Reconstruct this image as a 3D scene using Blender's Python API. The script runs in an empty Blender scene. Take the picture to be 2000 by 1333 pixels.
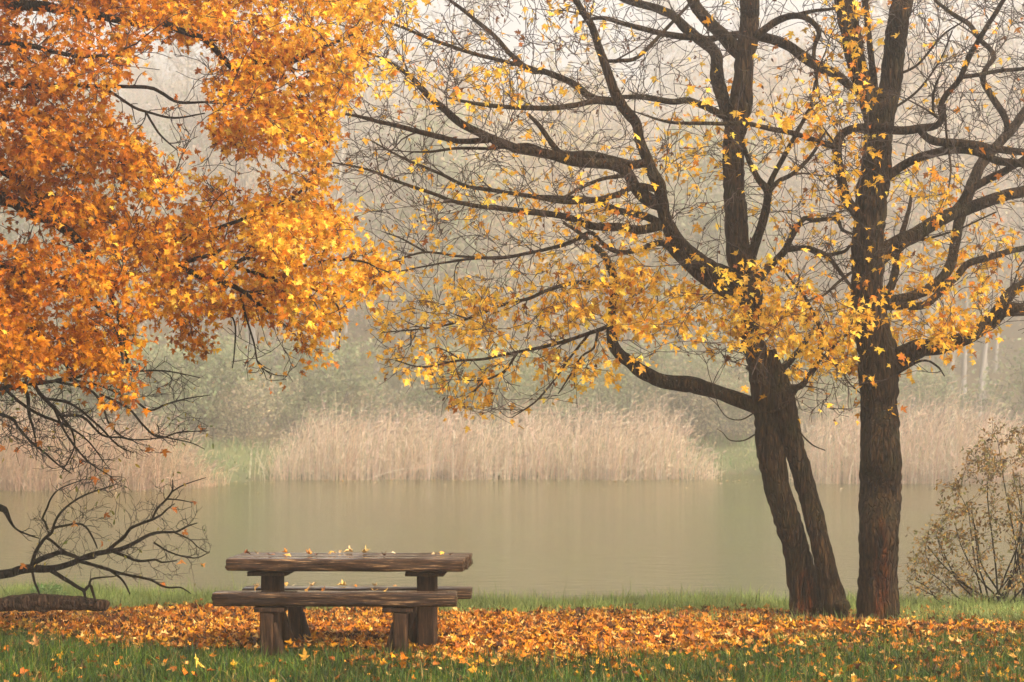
import bpy, math, random
import numpy as np
from mathutils import Vector

# ------------------------------------------------------------------ camera, sky, sun, exposure
S = bpy.context.scene
COL = S.collection
R = math.radians
rng = np.random.default_rng(7)
random.seed(7)
F = 3600.0            # focal length in photo pixels (photo 2000 px wide)
HC = 1.95             # eye height
HZ = 814.0            # horizon row in the photo
cam = bpy.data.cameras.new('camera'); co = bpy.data.objects.new('camera', cam); COL.objects.link(co)
co.location = (0, 0, HC); co.rotation_euler = (R(90), 0, 0)
cam.sensor_width = 36; cam.lens = 36*F/2000; cam.shift_y = (HZ-666.5)/2000
cam.clip_start = 0.1; cam.clip_end = 2000
cam.dof.use_dof = True; cam.dof.focus_distance = 16.8; cam.dof.aperture_fstop = 4.0
S.camera = co
S.view_settings.view_transform = 'Standard'; S.view_settings.look = 'None'
S.view_settings.exposure = 2.46; S.view_settings.gamma = 1
S.render.engine = 'CYCLES'
cy = S.cycles
cy.use_denoising = True
try: cy.denoiser = 'OPENIMAGEDENOISE'
except Exception: pass
cy.max_bounces = 8; cy.diffuse_bounces = 3; cy.glossy_bounces = 3; cy.transmission_bounces = 4; cy.volume_bounces = 2
cy.caustics_reflective = False; cy.caustics_refractive = False
SUN_EL, SUN_AZ = 46.0, 128.0    # azimuth clockwise from +Y: soft light over the right shoulder
w = bpy.data.worlds.new('World'); S.world = w; w.use_nodes = True
nt = w.node_tree; nt.nodes.clear()
sky = nt.nodes.new('ShaderNodeTexSky'); sky.sky_type = 'NISHITA'; sky.sun_disc = False
sky.sun_elevation = R(SUN_EL); sky.sun_rotation = R(SUN_AZ)
sky.air_density = 1.0; sky.dust_density = 4.0; sky.ozone_density = 0.6
hs = nt.nodes.new('ShaderNodeHueSaturation'); hs.inputs['Saturation'].default_value = 0.22   # overcast: little blue left
bg = nt.nodes.new('ShaderNodeBackground'); bg.inputs['Strength'].default_value = 0.075
wo = nt.nodes.new('ShaderNodeOutputWorld')
nt.links.new(sky.outputs[0], hs.inputs['Color']); nt.links.new(hs.outputs[0], bg.inputs['Color']); nt.links.new(bg.outputs[0], wo.inputs['Surface'])
sl = bpy.data.lights.new('sun', 'SUN'); sl.energy = 1.5; sl.angle = R(14); sl.color = (1.0, 0.87, 0.70)
so = bpy.data.objects.new('sun', sl); COL.objects.link(so)
_d = Vector((math.sin(R(SUN_AZ))*math.cos(R(SUN_EL)), math.cos(R(SUN_AZ))*math.cos(R(SUN_EL)), math.sin(R(SUN_EL))))
so.rotation_euler = _d.to_track_quat('Z', 'Y').to_euler(); so.location = (20, 30, 60)

# ------------------------------------------------------------------ helpers
def at(px, py, Y):                      # photo pixel at distance Y -> world point
    return np.array([(px-1000)*Y/F, Y, HC-(py-HZ)*Y/F])
GS = 0.03                               # lawn falls gently towards the pond
def ground_Y(py):                       # distance at which the lawn appears on photo row py
    d = py-HZ
    Y = HC*F/d
    return Y if Y < 15 else F*(HC-15*GS)/(d-F*GS)
def lawn_z(Y): return -GS*np.clip(Y-15, 0, 8.5)
def to_px(P):
    P = np.asarray(P); return 1000+P[..., 0]/P[..., 1]*F, HZ+(HC-P[..., 2])/P[..., 1]*F

def vnoise(p, seed=0):
    p = np.asarray(p, dtype=np.float64); i = np.floor(p).astype(np.int64); f = p-i; u = f*f*(3-2*f)
    def h(a, b, c):
        n = (a*73856093) ^ (b*19349663) ^ (c*83492791) ^ (seed*2654435761)
        n = (n ^ (n >> 13))*1274126177 & 0x7fffffff
        n = (n ^ (n >> 16))*668265263 & 0x7fffffff
        return (n & 0xffff)/65535.0
    r = 0
    for a in (0, 1):
        wa = u[..., 0] if a else 1-u[..., 0]
        for b in (0, 1):
            wb = u[..., 1] if b else 1-u[..., 1]
            for c in (0, 1):
                wc = u[..., 2] if c else 1-u[..., 2]
                r = r+wa*wb*wc*h(i[..., 0]+a, i[..., 1]+b, i[..., 2]+c)
    return r

def mesh_obj(name, V, faces, mat, parent=None, loc=None, col=None, smooth=False):
    """V (n,3); faces: list of int arrays (m,3) or (m,4); col (n,3) vertex colour"""
    V = np.asarray(V, dtype=np.float32)
    if loc is not None: V = V-np.asarray(loc, dtype=np.float32)
    me = bpy.data.meshes.new(name)
    me.vertices.add(len(V)); me.vertices.foreach_set('co', V.ravel())
    fl = [np.asarray(f, dtype=np.int32) for f in faces if len(f)]
    idx = np.concatenate([f.ravel() for f in fl])
    tot = np.concatenate([np.full(len(f), f.shape[1], np.int32) for f in fl])
    st = np.concatenate([[0], np.cumsum(tot)[:-1]]).astype(np.int32)
    me.loops.add(len(idx)); me.loops.foreach_set('vertex_index', idx)
    me.polygons.add(len(tot)); me.polygons.foreach_set('loop_start', st)
    me.update(calc_edges=True); me.validate()
    if smooth: me.polygons.foreach_set('use_smooth', np.ones(len(me.polygons), bool))
    a = me.color_attributes.new('Col', 'FLOAT_COLOR', 'POINT')
    c = np.ones((len(V), 4), np.float32)
    if col is not None: c[:, :3] = col
    a.data.foreach_set('color', c.ravel())
    if mat: me.materials.append(mat)
    o = bpy.data.objects.new(name, me); COL.objects.link(o)
    if parent is not None: o.parent = parent
    elif loc is not None: o.location = loc
    return o
def tag(o, label=None, cat=None, group=None, kind=None):
    for k, v in (('label', label), ('category', cat), ('group', group), ('kind', kind)):
        if v: o[k] = v
    return o
def empty(name, loc, label, cat, group=None):
    o = bpy.data.objects.new(name, None); COL.objects.link(o); o.location = loc; o.empty_display_size = 0.2
    return tag(o, label, cat, group)
def nrm(v): return v/np.maximum(np.linalg.norm(v, axis=-1, keepdims=True), 1e-9)

def tubes(P, Rr, n=4):
    """batch of N tubes, all with K points: P (N,K,3), Rr (N,K) -> V, [quads, tips]"""
    N, K, _ = P.shape
    T = np.empty_like(P); T[:, 1:-1] = P[:, 2:]-P[:, :-2]; T[:, 0] = P[:, 1]-P[:, 0]; T[:, -1] = P[:, -1]-P[:, -2]
    T = nrm(T)
    ref = np.zeros_like(T); ref[..., 0] = 0.31; ref[..., 1] = 0.87; ref[..., 2] = 0.38
    A = nrm(np.cross(T, ref)); B = np.cross(T, A)
    th = np.arange(n)*2*np.pi/n
    V = P[:, :, None]+Rr[:, :, None, None]*(np.cos(th)[:, None]*A[:, :, None]+np.sin(th)[:, None]*B[:, :, None])
    base = (np.arange(N)[:, None, None]*K+np.arange(K-1)[None, :, None])*n
    j = np.arange(n)[None, None, :]; j2 = (j+1) % n
    q = np.stack([base+j, base+j2, base+n+j2, base+n+j], -1).reshape(-1, 4)
    return V.reshape(-1, 3), [q]

def catmull(C, step):
    """C (n,d) control rows, first 3 columns are position -> resampled rows"""
    C = np.asarray(C, float); n = len(C)
    E = np.vstack([2*C[0]-C[1], C, 2*C[-1]-C[-2]])
    out = []
    for i in range(n-1):
        p0, p1, p2, p3 = E[i], E[i+1], E[i+2], E[i+3]
        m = max(1, int(np.ceil(np.linalg.norm(p2[:3]-p1[:3])/step)))
        t = np.arange(m)[:, None]/m
        out.append(0.5*((2*p1)+(-p0+p2)*t+(2*p0-5*p1+4*p2-p3)*t**2+(-p0+3*p1-3*p2+p3)*t**3))
    out.append(C[-1][None])
    return np.vstack(out)

def one_tube(C, step, n, rough=0.0, seed=0, flare=0.0, cap=True):
    """one limb: rows x,y,z,r -> V, faces; rough = relative bark relief"""
    Q = catmull(C, step); P, r = Q[:, :3], np.maximum(Q[:, 3], 0.002)
    if rough and len(P) > 4:                       # real wood never runs in a clean curve
        kn = np.stack([vnoise(P*2.6+k*17.3, seed+k)+.6*vnoise(P*7+k*9.1, seed+k+3)-.8 for k in range(3)], -1)
        P = P+kn*np.minimum(.030, r*.7)[:, None]*np.linspace(0, 1, len(P))[:, None]**.3
    T = np.gradient(P, axis=0); T = nrm(T)
    ref = np.array([0.2, -1.0, 0.13]); A = nrm(ref-(T@ref)[:, None]*T); B = np.cross(T, A)
    th = np.arange(n)*2*np.pi/n
    rr = np.repeat(r[:, None], n, 1)
    if flare:
        z = P[:, 2:3]-P[0, 2]
        rr = rr*(1+flare*np.exp(-np.maximum(z, 0)/0.13)*(0.6+0.5*np.sin(th*3+seed)+0.35*np.sin(th*5+2*seed)))
    s = np.concatenate([[0], np.cumsum(np.linalg.norm(np.diff(P, axis=0), axis=1))])
    if rough:
        rm = max(r.mean(), .01)
        q = np.stack([np.cos(th)[None, :]*rm*np.ones_like(s)[:, None]*38, np.sin(th)[None, :]*rm*np.ones_like(s)[:, None]*38, np.repeat(s[:, None]*9, n, 1)], -1)
        ridge = np.abs(vnoise(q, seed)-.5)*2
        lump = vnoise(np.stack([np.cos(th)[None, :]+0*s[:, None], np.sin(th)[None, :]+0*s[:, None], np.repeat(s[:, None]*4, n, 1)], -1)*1.3, seed+5)-.5
        rr = rr*(1+rough*(0.25*lump))+rough*np.minimum(.055, .30*rr)*(ridge-.4)
    V = P[:, None]+rr[..., None]*(np.cos(th)[:, None]*A[:, None]+np.sin(th)[:, None]*B[:, None])
    K = len(P); base = np.arange(K-1)[:, None]*n; j = np.arange(n)[None]; j2 = (j+1) % n
    q = np.stack([base+j, base+j2, base+n+j2, base+n+j], -1).reshape(-1, 4)
    V = V.reshape(-1, 3); faces = [q]
    if cap:
        V = np.vstack([V, P[:1], P[-1:]]); c0, c1 = len(V)-2, len(V)-1
        jj = np.arange(n); t0 = np.stack([np.full(n, c0), (jj+1) % n, jj], -1); b = (K-1)*n
        t1 = np.stack([np.full(n, c1), b+jj, b+(jj+1) % n], -1); faces.append(np.vstack([t0, t1]))
    return V, faces, P, r, T
def join(parts):
    Vs, F3, F4, off = [], [], [], 0
    for V, faces in parts:
        Vs.append(V)
        for f in faces:
            f = np.asarray(f)
            (F3 if f.shape[1] == 3 else F4).append(f+off)
        off += len(V)
    return np.vstack(Vs), [np.vstack(x) for x in (F3, F4) if x]

# ------------------------------------------------------------------ materials
def new_mat(name):
    m = bpy.data.materials.new(name); m.use_nodes = True; t = m.node_tree; t.nodes.clear()
    out = t.nodes.new('ShaderNodeOutputMaterial'); return m, t, out
def N(t, kind, **kw):
    n = t.nodes.new(kind)
    for k, v in kw.items():
        if k in n.inputs: n.inputs[k].default_value = v
        else: setattr(n, k, v)
    return n
def ramp(t, fac, stops):
    r = t.nodes.new('ShaderNodeValToRGB'); e = r.color_ramp.elements
    e[0].position, e[0].color = stops[0][0], (*stops[0][1], 1)
    e[1].position, e[1].color = stops[-1][0], (*stops[-1][1], 1)
    for p, c in stops[1:-1]:
        x = e.new(p); x.color = (*c, 1)
    t.links.new(fac, r.inputs[0]); return r.outputs[0]
def mixc(t, a, b, fac, mode='MIX'):
    m = t.nodes.new('ShaderNodeMix'); m.data_type = 'RGBA'; m.blend_type = mode
    for s, v in ((m.inputs[0], fac), (m.inputs[6], a), (m.inputs[7], b)):
        if hasattr(v, 'is_output'): t.links.new(v, s)
        elif isinstance(v, (int, float)): s.default_value = v
        else: s.default_value = (*v, 1)
    return m.outputs[2]
def coords(t, scale, kind='Object'):
    c = t.nodes.new('ShaderNodeTexCoord'); m = t.nodes.new('ShaderNodeMapping'); m.inputs['Scale'].default_value = scale
    t.links.new(c.outputs[kind], m.inputs[0]); return m.outputs[0]
def noise(t, vec, scale, detail=5, rough=.6):
    n = N(t, 'ShaderNodeTexNoise', Scale=scale, Detail=detail, Roughness=rough); t.links.new(vec, n.inputs['Vector']); return n.outputs[0]
def attr(t, name='Col'):
    a = t.nodes.new('ShaderNodeAttribute'); a.attribute_name = name; return a.outputs[0]
def principled(t, out, color, rough=.8, spec=.3, normal=None):
    p = t.nodes.new('ShaderNodeBsdfPrincipled')
    for s, v in (('Base Color', color), ('Roughness', rough), ('Specular IOR Level', spec)):
        if hasattr(v, 'is_output'): t.links.new(v, p.inputs[s])
        elif isinstance(v, (int, float)): p.inputs[s].default_value = v
        else: p.inputs[s].default_value = (*v, 1)
    if normal is not None: t.links.new(normal, p.inputs['Normal'])
    if out is not None: t.links.new(p.outputs[0], out.inputs[0])
    return p
def bump(t, h, strength, dist=.02):
    b = N(t, 'ShaderNodeBump', Strength=strength, Distance=dist); t.links.new(h, b.inputs['Height']); return b.outputs[0]

def leaf_material(name, trans=.38, rough=.55, gain=1.0):
    m, t, out = new_mat(name)
    c = attr(t)
    v = noise(t, coords(t, (1, 1, 1)), 60, 2)
    c = mixc(t, c, ramp(t, v, [(.3, (.62, .5, .42)), (.65, (1.05, 1.05, 1.05))]), .75, 'MULTIPLY')
    p = principled(t, None, c, rough, .12)
    tr = t.nodes.new('ShaderNodeBsdfTranslucent'); t.links.new(c, tr.inputs[0])
    mx = t.nodes.new('ShaderNodeMixShader'); mx.inputs[0].default_value = trans
    t.links.new(p.outputs[0], mx.inputs[1]); t.links.new(tr.outputs[0], mx.inputs[2]); t.links.new(mx.outputs[0], out.inputs[0])
    return m
def bark_material(name, dark, light, moss, moss_amt=.45, bstr=.9):
    m, t, out = new_mat(name)
    v1 = coords(t, (1, 1, .14))
    a = noise(t, v1, 34, 6, .65)
    wv = N(t, 'ShaderNodeTexVoronoi', Scale=26.0); wv.feature = 'DISTANCE_TO_EDGE'
    dn = t.nodes.new('ShaderNodeVectorMath'); dn.operation = 'ADD'
    nn = N(t, 'ShaderNodeTexNoise', Scale=9.0, Detail=3.0); t.links.new(v1, nn.inputs['Vector'])
    sc = t.nodes.new('ShaderNodeVectorMath'); sc.operation = 'SCALE'; sc.inputs['Scale'].default_value = .06
    t.links.new(nn.outputs[1], sc.inputs[0]); t.links.new(v1, dn.inputs[0]); t.links.new(sc.outputs[0], dn.inputs[1]); t.links.new(dn.outputs[0], wv.inputs['Vector'])
    crack = N(t, 'ShaderNodeMapRange'); crack.inputs[1].default_value = 0; crack.inputs[2].default_value = .16; t.links.new(wv.outputs[0], crack.inputs[0])
    c = ramp(t, a, [(.34, dark), (.5, tuple(x*.65+y*.35 for x, y in zip(dark, light))), (.68, light)])
    c = mixc(t, mixc(t, c, (.45, .42, .4), 1, 'MULTIPLY'), c, crack.outputs[0])
    big = noise(t, coords(t, (1, 1, 1)), 3.1, 4)
    mf = ramp(t, big, [(.48, (0, 0, 0)), (.68, (moss_amt,)*3)])
    c = mixc(t, c, moss, mf)
    c = mixc(t, c, attr(t), 1, 'MULTIPLY')
    h = t.nodes.new('ShaderNodeMath'); h.operation = 'MULTIPLY_ADD'; t.links.new(crack.outputs[0], h.inputs[0]); h.inputs[1].default_value = .7; t.links.new(a, h.inputs[2])
    principled(t, out, c, .9, .1, bump(t, h.outputs[0], bstr, .03))
    return m
def plain_attr(name, rough=.7, spec=.25, trans=0.0):
    m, t, out = new_mat(name)
    c = attr(t); p = principled(t, None if trans else out, c, rough, spec)
    if trans:
        tr = t.nodes.new('ShaderNodeBsdfTranslucent'); t.links.new(c, tr.inputs[0])
        mx = t.nodes.new('ShaderNodeMixShader'); mx.inputs[0].default_value = trans
        t.links.new(p.outputs[0], mx.inputs[1]); t.links.new(tr.outputs[0], mx.inputs[2]); t.links.new(mx.outputs[0], out.inputs[0])
    return m
M = {}
M['leaf'] = leaf_material('maple_leaf', .42)
M['litter'] = leaf_material('litter_leaf', trans=.12, rough=.5)
M['bark'] = bark_material('maple_bark', (.003, .0015, .0007), (.098, .051, .021), (.034, .032, .008), .45, 1.3)
M['bark_dark'] = bark_material('dark_bark', (.005, .003, .002), (.022, .012, .006), (.035, .036, .016), .25)
M['bark_log'] = bark_material('log_bark', (.014, .007, .004), (.19, .105, .06), (.05, .045, .02), .2)
M['bark_far'] = plain_attr('far_bark', .9, .1)
M['twig'] = plain_attr('twig_bark', .75, .3)
M['foliage_far'] = plain_attr('far_foliage', .9, .05, .5)
M['grass'] = plain_attr('grass_blades', .55, .3, .3)
M['reed'] = plain_attr('reed_straw', .7, .2, .25)

def wood_material(name, tint=1.0):
    m, t, out = new_mat(name)
    v = coords(t, (.5, 12, 12))
    g = noise(t, v, 7, 9, .78)
    g2 = noise(t, coords(t, (1.4, 40, 40)), 5, 4, .6)
    c = ramp(t, g, [(.39, (.004, .002, .001)), (.49, (.036, .016, .007)), (.56, (.09, .043, .018)), (.63, (.62, .38, .19))])
    c = mixc(t, c, ramp(t, g2, [(.35, (.35, .32, .3)), (.6, (1.1, 1.08, 1.05))]), .8, 'MULTIPLY')
    c = mixc(t, c, (tint*1.15, tint*1.11, tint*1.04), 1, 'MULTIPLY')
    patch = noise(t, coords(t, (.8, 3, 3)), 3.2, 4)
    rg = ramp(t, patch, [(.42, (.10, .10, .10)), (.58, (.60, .60, .60))])
    h = t.nodes.new('ShaderNodeMath'); h.operation = 'ADD'; t.links.new(g, h.inputs[0]); t.links.new(g2, h.inputs[1])
    p = principled(t, out, c, rg, .15, bump(t, h.outputs[0], .5, .012))
    ge = t.nodes.new('ShaderNodeNewGeometry'); sx_ = t.nodes.new('ShaderNodeSeparateXYZ'); t.links.new(ge.outputs['True Normal'], sx_.inputs[0])
    up = N(t, 'ShaderNodeMapRange'); up.inputs[1].default_value = .75; up.inputs[2].default_value = .95; t.links.new(sx_.outputs[2], up.inputs[0])
    wet = ramp(t, patch, [(.50, (1, 1, 1)), (.62, (0, 0, 0))])       # rain still standing in patches on the flat tops
    mw = t.nodes.new('ShaderNodeMath'); mw.operation = 'MULTIPLY'; t.links.new(up.outputs[0], mw.inputs[0]); t.links.new(wet, mw.inputs[1])
    t.links.new(mw.outputs[0], p.inputs['Coat Weight']); p.inputs['Coat Roughness'].default_value = .08
    return m
def post_material(name):
    m, t, out = new_mat(name)
    g = noise(t, coords(t, (9, 9, .8)), 7, 7, .7)
    c = ramp(t, g, [(.32, (.004, .002, .001)), (.5, (.024, .011, .005)), (.7, (.10, .05, .022))])
    principled(t, out, c, .8, .12, bump(t, g, .6, .012))
    return m
M['wood'] = wood_material('weathered_wood', .5); M['wood_top'] = wood_material('weathered_table_wood', .62); M['post'] = post_material('post_wood')

# ------------------------------------------------------------------ setting: ground, water
sx = np.array([-120, -25, -13, -10.5, -9, -4, 0, 7, 8.2, 10, 11, 13, 25, 120.]); sy = np.array([60, 62, 63, 70, 72.5, 73, 73, 74, 78.5, 79, 73, 70, 66, 64.])
nx = np.array([-120, -12, -6.4, -3.6, 0, 4, 8, 120.]); ny = np.array([26, 25, 23.1, 21.7, 21.0, 21.0, 21.2, 22.])
def far_shore(x): return np.interp(x, sx, sy)
def near_shore(x): return np.interp(x, nx, ny)
def height(x, y):
    close = np.clip((np.abs(x)-42)/14, 0, 1); close = close*close*(3-2*close)
    ns = near_shore(x)*(1-close)+43*close; fs = far_shore(x)*(1-close)+43*close
    d = y-ns+.5*(vnoise(np.stack([x*.6, y*0, x*0], -1), 3)-.5)
    near = lawn_z(y)-np.clip(d/1.1, 0, 1)*1.2
    e = y-fs
    far = -1.2+np.clip((e+3)/3.3, 0, 1)*.78+np.clip(e/16, 0, 1)**.8*1.15
    far = far+np.maximum(e-17, 0)*.02+np.maximum(e-60, 0)*.17*np.clip((e-60)/30, .3, 1)+(np.clip(e-14, 0, 30)/30)*1.6*(vnoise(np.stack([x*.07, y*.07, x*0], -1), 9)-.5)
    bump_ = .03*(vnoise(np.stack([x*1.3, y*1.3, 0*x], -1), 4)-.5)+.018*(vnoise(np.stack([x*4, y*4, 0*x], -1), 6)-.5)
    return np.where(near > far, near+bump_*(d < 0), far)
ys = np.concatenate([np.arange(-70, 8, 6.), np.arange(8, 26, .16), np.arange(26, 60, 2.), np.arange(60, 96, .7), np.arange(96, 422, 6.)])
xs = np.concatenate([-np.arange(9, 26, .9)[::-1], np.arange(-8.8, 8.81, .16), np.arange(9, 26, .9)]); xs = np.concatenate([np.arange(-170, -27, 7.), xs, np.arange(28, 171, 7.)])
GX, GY = np.meshgrid(xs, ys); GZ = height(GX, GY)
V = np.stack([GX, GY, GZ], -1).reshape(-1, 3)
nxg = len(xs); ii = (np.arange(len(ys)-1)[:, None]*nxg+np.arange(nxg-1)[None]).ravel()
# what covers the soil where: lawn, bare dirt under the leaf carpet, forest floor
CARPET = [(-500, 1186), (0, 1194), (220, 1196), (440, 1190), (700, 1193), (950, 1202), (1300, 1200), (1540, 1207), (1760, 1214), (2100, 1226), (2500, 1232),
          (2500, 1250), (2000, 1244), (1700, 1236), (1400, 1262), (1150, 1282), (930, 1284), (700, 1276), (520, 1274), (350, 1256), (180, 1243), (0, 1233), (-500, 1228)]
def in_poly(x, y, poly):
    x = np.asarray(x); y = np.asarray(y); c = np.zeros(x.shape, bool); n = len(poly)
    for i in range(n):
        x1, y1 = poly[i]; x2, y2 = poly[i-1]
        cr = ((y1 > y) != (y2 > y)) & (x < (x2-x1)*(y-y1)/((y2-y1) or 1e-9)+x1); c ^= cr
    return c
CW = [((px-1000)*ground_Y(py)/F, ground_Y(py)) for px, py in CARPET]      # the leaf carpet as a ground plan
jit = .25*(vnoise(np.stack([GX*1.7, GY*1.7, 0*GX], -1), 12)-.5)
carp = in_poly(GX+jit, GY+jit*1.6, CW)
gcol = np.empty(GX.shape+(3,)); gcol[:] = (.020, .026, .007)
gcol[carp] = (.030, .016, .007)  # soil colour deepened to add to the shade under the table
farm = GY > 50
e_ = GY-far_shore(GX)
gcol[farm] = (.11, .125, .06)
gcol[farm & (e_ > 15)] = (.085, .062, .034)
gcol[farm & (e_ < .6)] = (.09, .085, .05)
m, t, out = new_mat('soil_and_turf')
a = noise(t, coords(t, (1, 1, 1)), 5, 8, .7); b = noise(t, coords(t, (1, 1, 1)), .7, 4, .6)
c = mixc(t, attr(t), ramp(t, a, [(.3, (.5, .45, .4)), (.7, (1.3, 1.25, 1.1))]), 1, 'MULTIPLY')
c = mixc(t, c, ramp(t, b, [(.35, (.8, .85, .8)), (.65, (1.2, 1.1, .95))]), 1, 'MULTIPLY')
principled(t, out, c, .95, .15, bump(t, a, .7, .04)); M['ground'] = m
tag(mesh_obj('ground', V, [np.stack([ii, ii+1, ii+nxg+1, ii+nxg], -1)], M['ground'], col=gcol.reshape(-1, 3), smooth=True), kind='structure')

m, t, out = new_mat('pond_water')
v = coords(t, (1, 1, 1))
r1 = noise(t, coords(t, (1.1, 3.2, 1)), 1.6, 3, .55); r2 = noise(t, coords(t, (2.0, 5.0, 1)), 5.5, 2, .5)
h = t.nodes.new('ShaderNodeMath'); h.operation = 'MULTIPLY_ADD'; t.links.new(r2, h.inputs[0]); h.inputs[1].default_value = .35; t.links.new(r1, h.inputs[2])
mc = ramp(t, noise(t, v, .12, 3), [(.35, (.048, .046, .005)), (.65, (.050, .058, .008))])
p = principled(t, out, mc, .09, .5, bump(t, h.outputs[0], .30, .05)); p.inputs['IOR'].default_value = 1.33
M['water'] = m
mesh_w = mesh_obj('pond_water', [(-75, 19.5, -.5), (75, 19.5, -.5), (75, 92, -.5), (-75, 92, -.5)], [np.array([[0, 1, 2, 3]])], M['water'])
tag(mesh_w, kind='structure')

# ------------------------------------------------------------------ leaves
half = [(.10, -.03), (.36, -.03), (.17, .14), (.37, .21), (.63, .47), (.37, .42), (.14, .46), (.25, .66), (.12, .74)]
OUT_HI = np.array([(0, 0)]+half+[(0, 1.02)]+[(-x, y) for x, y in half[::-1]])
half_lo = [(.40, .02), (.26, .19), (.56, .46), (.24, .54)]
OUT_LO = np.array([(0, 0)]+half_lo+[(0, 1.0)]+[(-x, y) for x, y in half_lo[::-1]])
OUT_OVAL = np.array([(0, 0), (.16, .25), (.2, .5), (.13, .8), (0, 1), (-.13, .8), (-.2, .5), (-.16, .25)])
def leaves(P, tip, normal, size, outline, curl, g):
    """P (N,3) leaf base; tip (N,3) direction of the tip; normal (N,3) -> V, faces"""
    n = len(P); m_ = len(outline)
    y = nrm(tip); z = nrm(normal-(np.sum(normal*y, 1)[:, None])*y); x = np.cross(y, z)
    o = np.vstack([outline, [(0, .33)]])
    a = g.uniform(-1, 1, (n, 1))*curl+curl*.4; b = g.uniform(-1, 1, (n, 1))*curl; c = g.uniform(-.6, .6, (n, 1))*curl
    jx = o[None, :, 0]*(1+g.normal(0, .10, (n, m_+1))); jy = o[None, :, 1]+g.normal(0, .04, (n, m_+1))
    wz = a*np.abs(jx)*1.1+b*(jy-.35)**2+c*jx*(jy-.3)*2
    wz[:, -1] = 0
    V = P[:, None]+size[:, None, None]*(jx[..., None]*x[:, None]+jy[..., None]*y[:, None]+wz[..., None]*z[:, None])
    k = np.arange(m_); f = np.stack([np.full(m_, m_), k, (k+1) % m_], -1)
    Fc = (np.arange(n)[:, None, None]*(m_+1)+f[None]).reshape(-1, 3)
    return V.reshape(-1, 3), [Fc], m_+1
def rand_dir(n, g): return nrm(g.normal(0, 1, (n, 3)))
def palette(n, cols, wts, g, spread=.16):
    cols = np.array(cols); i = g.choice(len(cols), n, p=np.array(wts)/sum(wts))
    return np.clip(cols[i]*(1+g.normal(0, spread, (n, 1)))*(1+g.normal(0, .05, (n, 3))), .004, .95)

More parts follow.
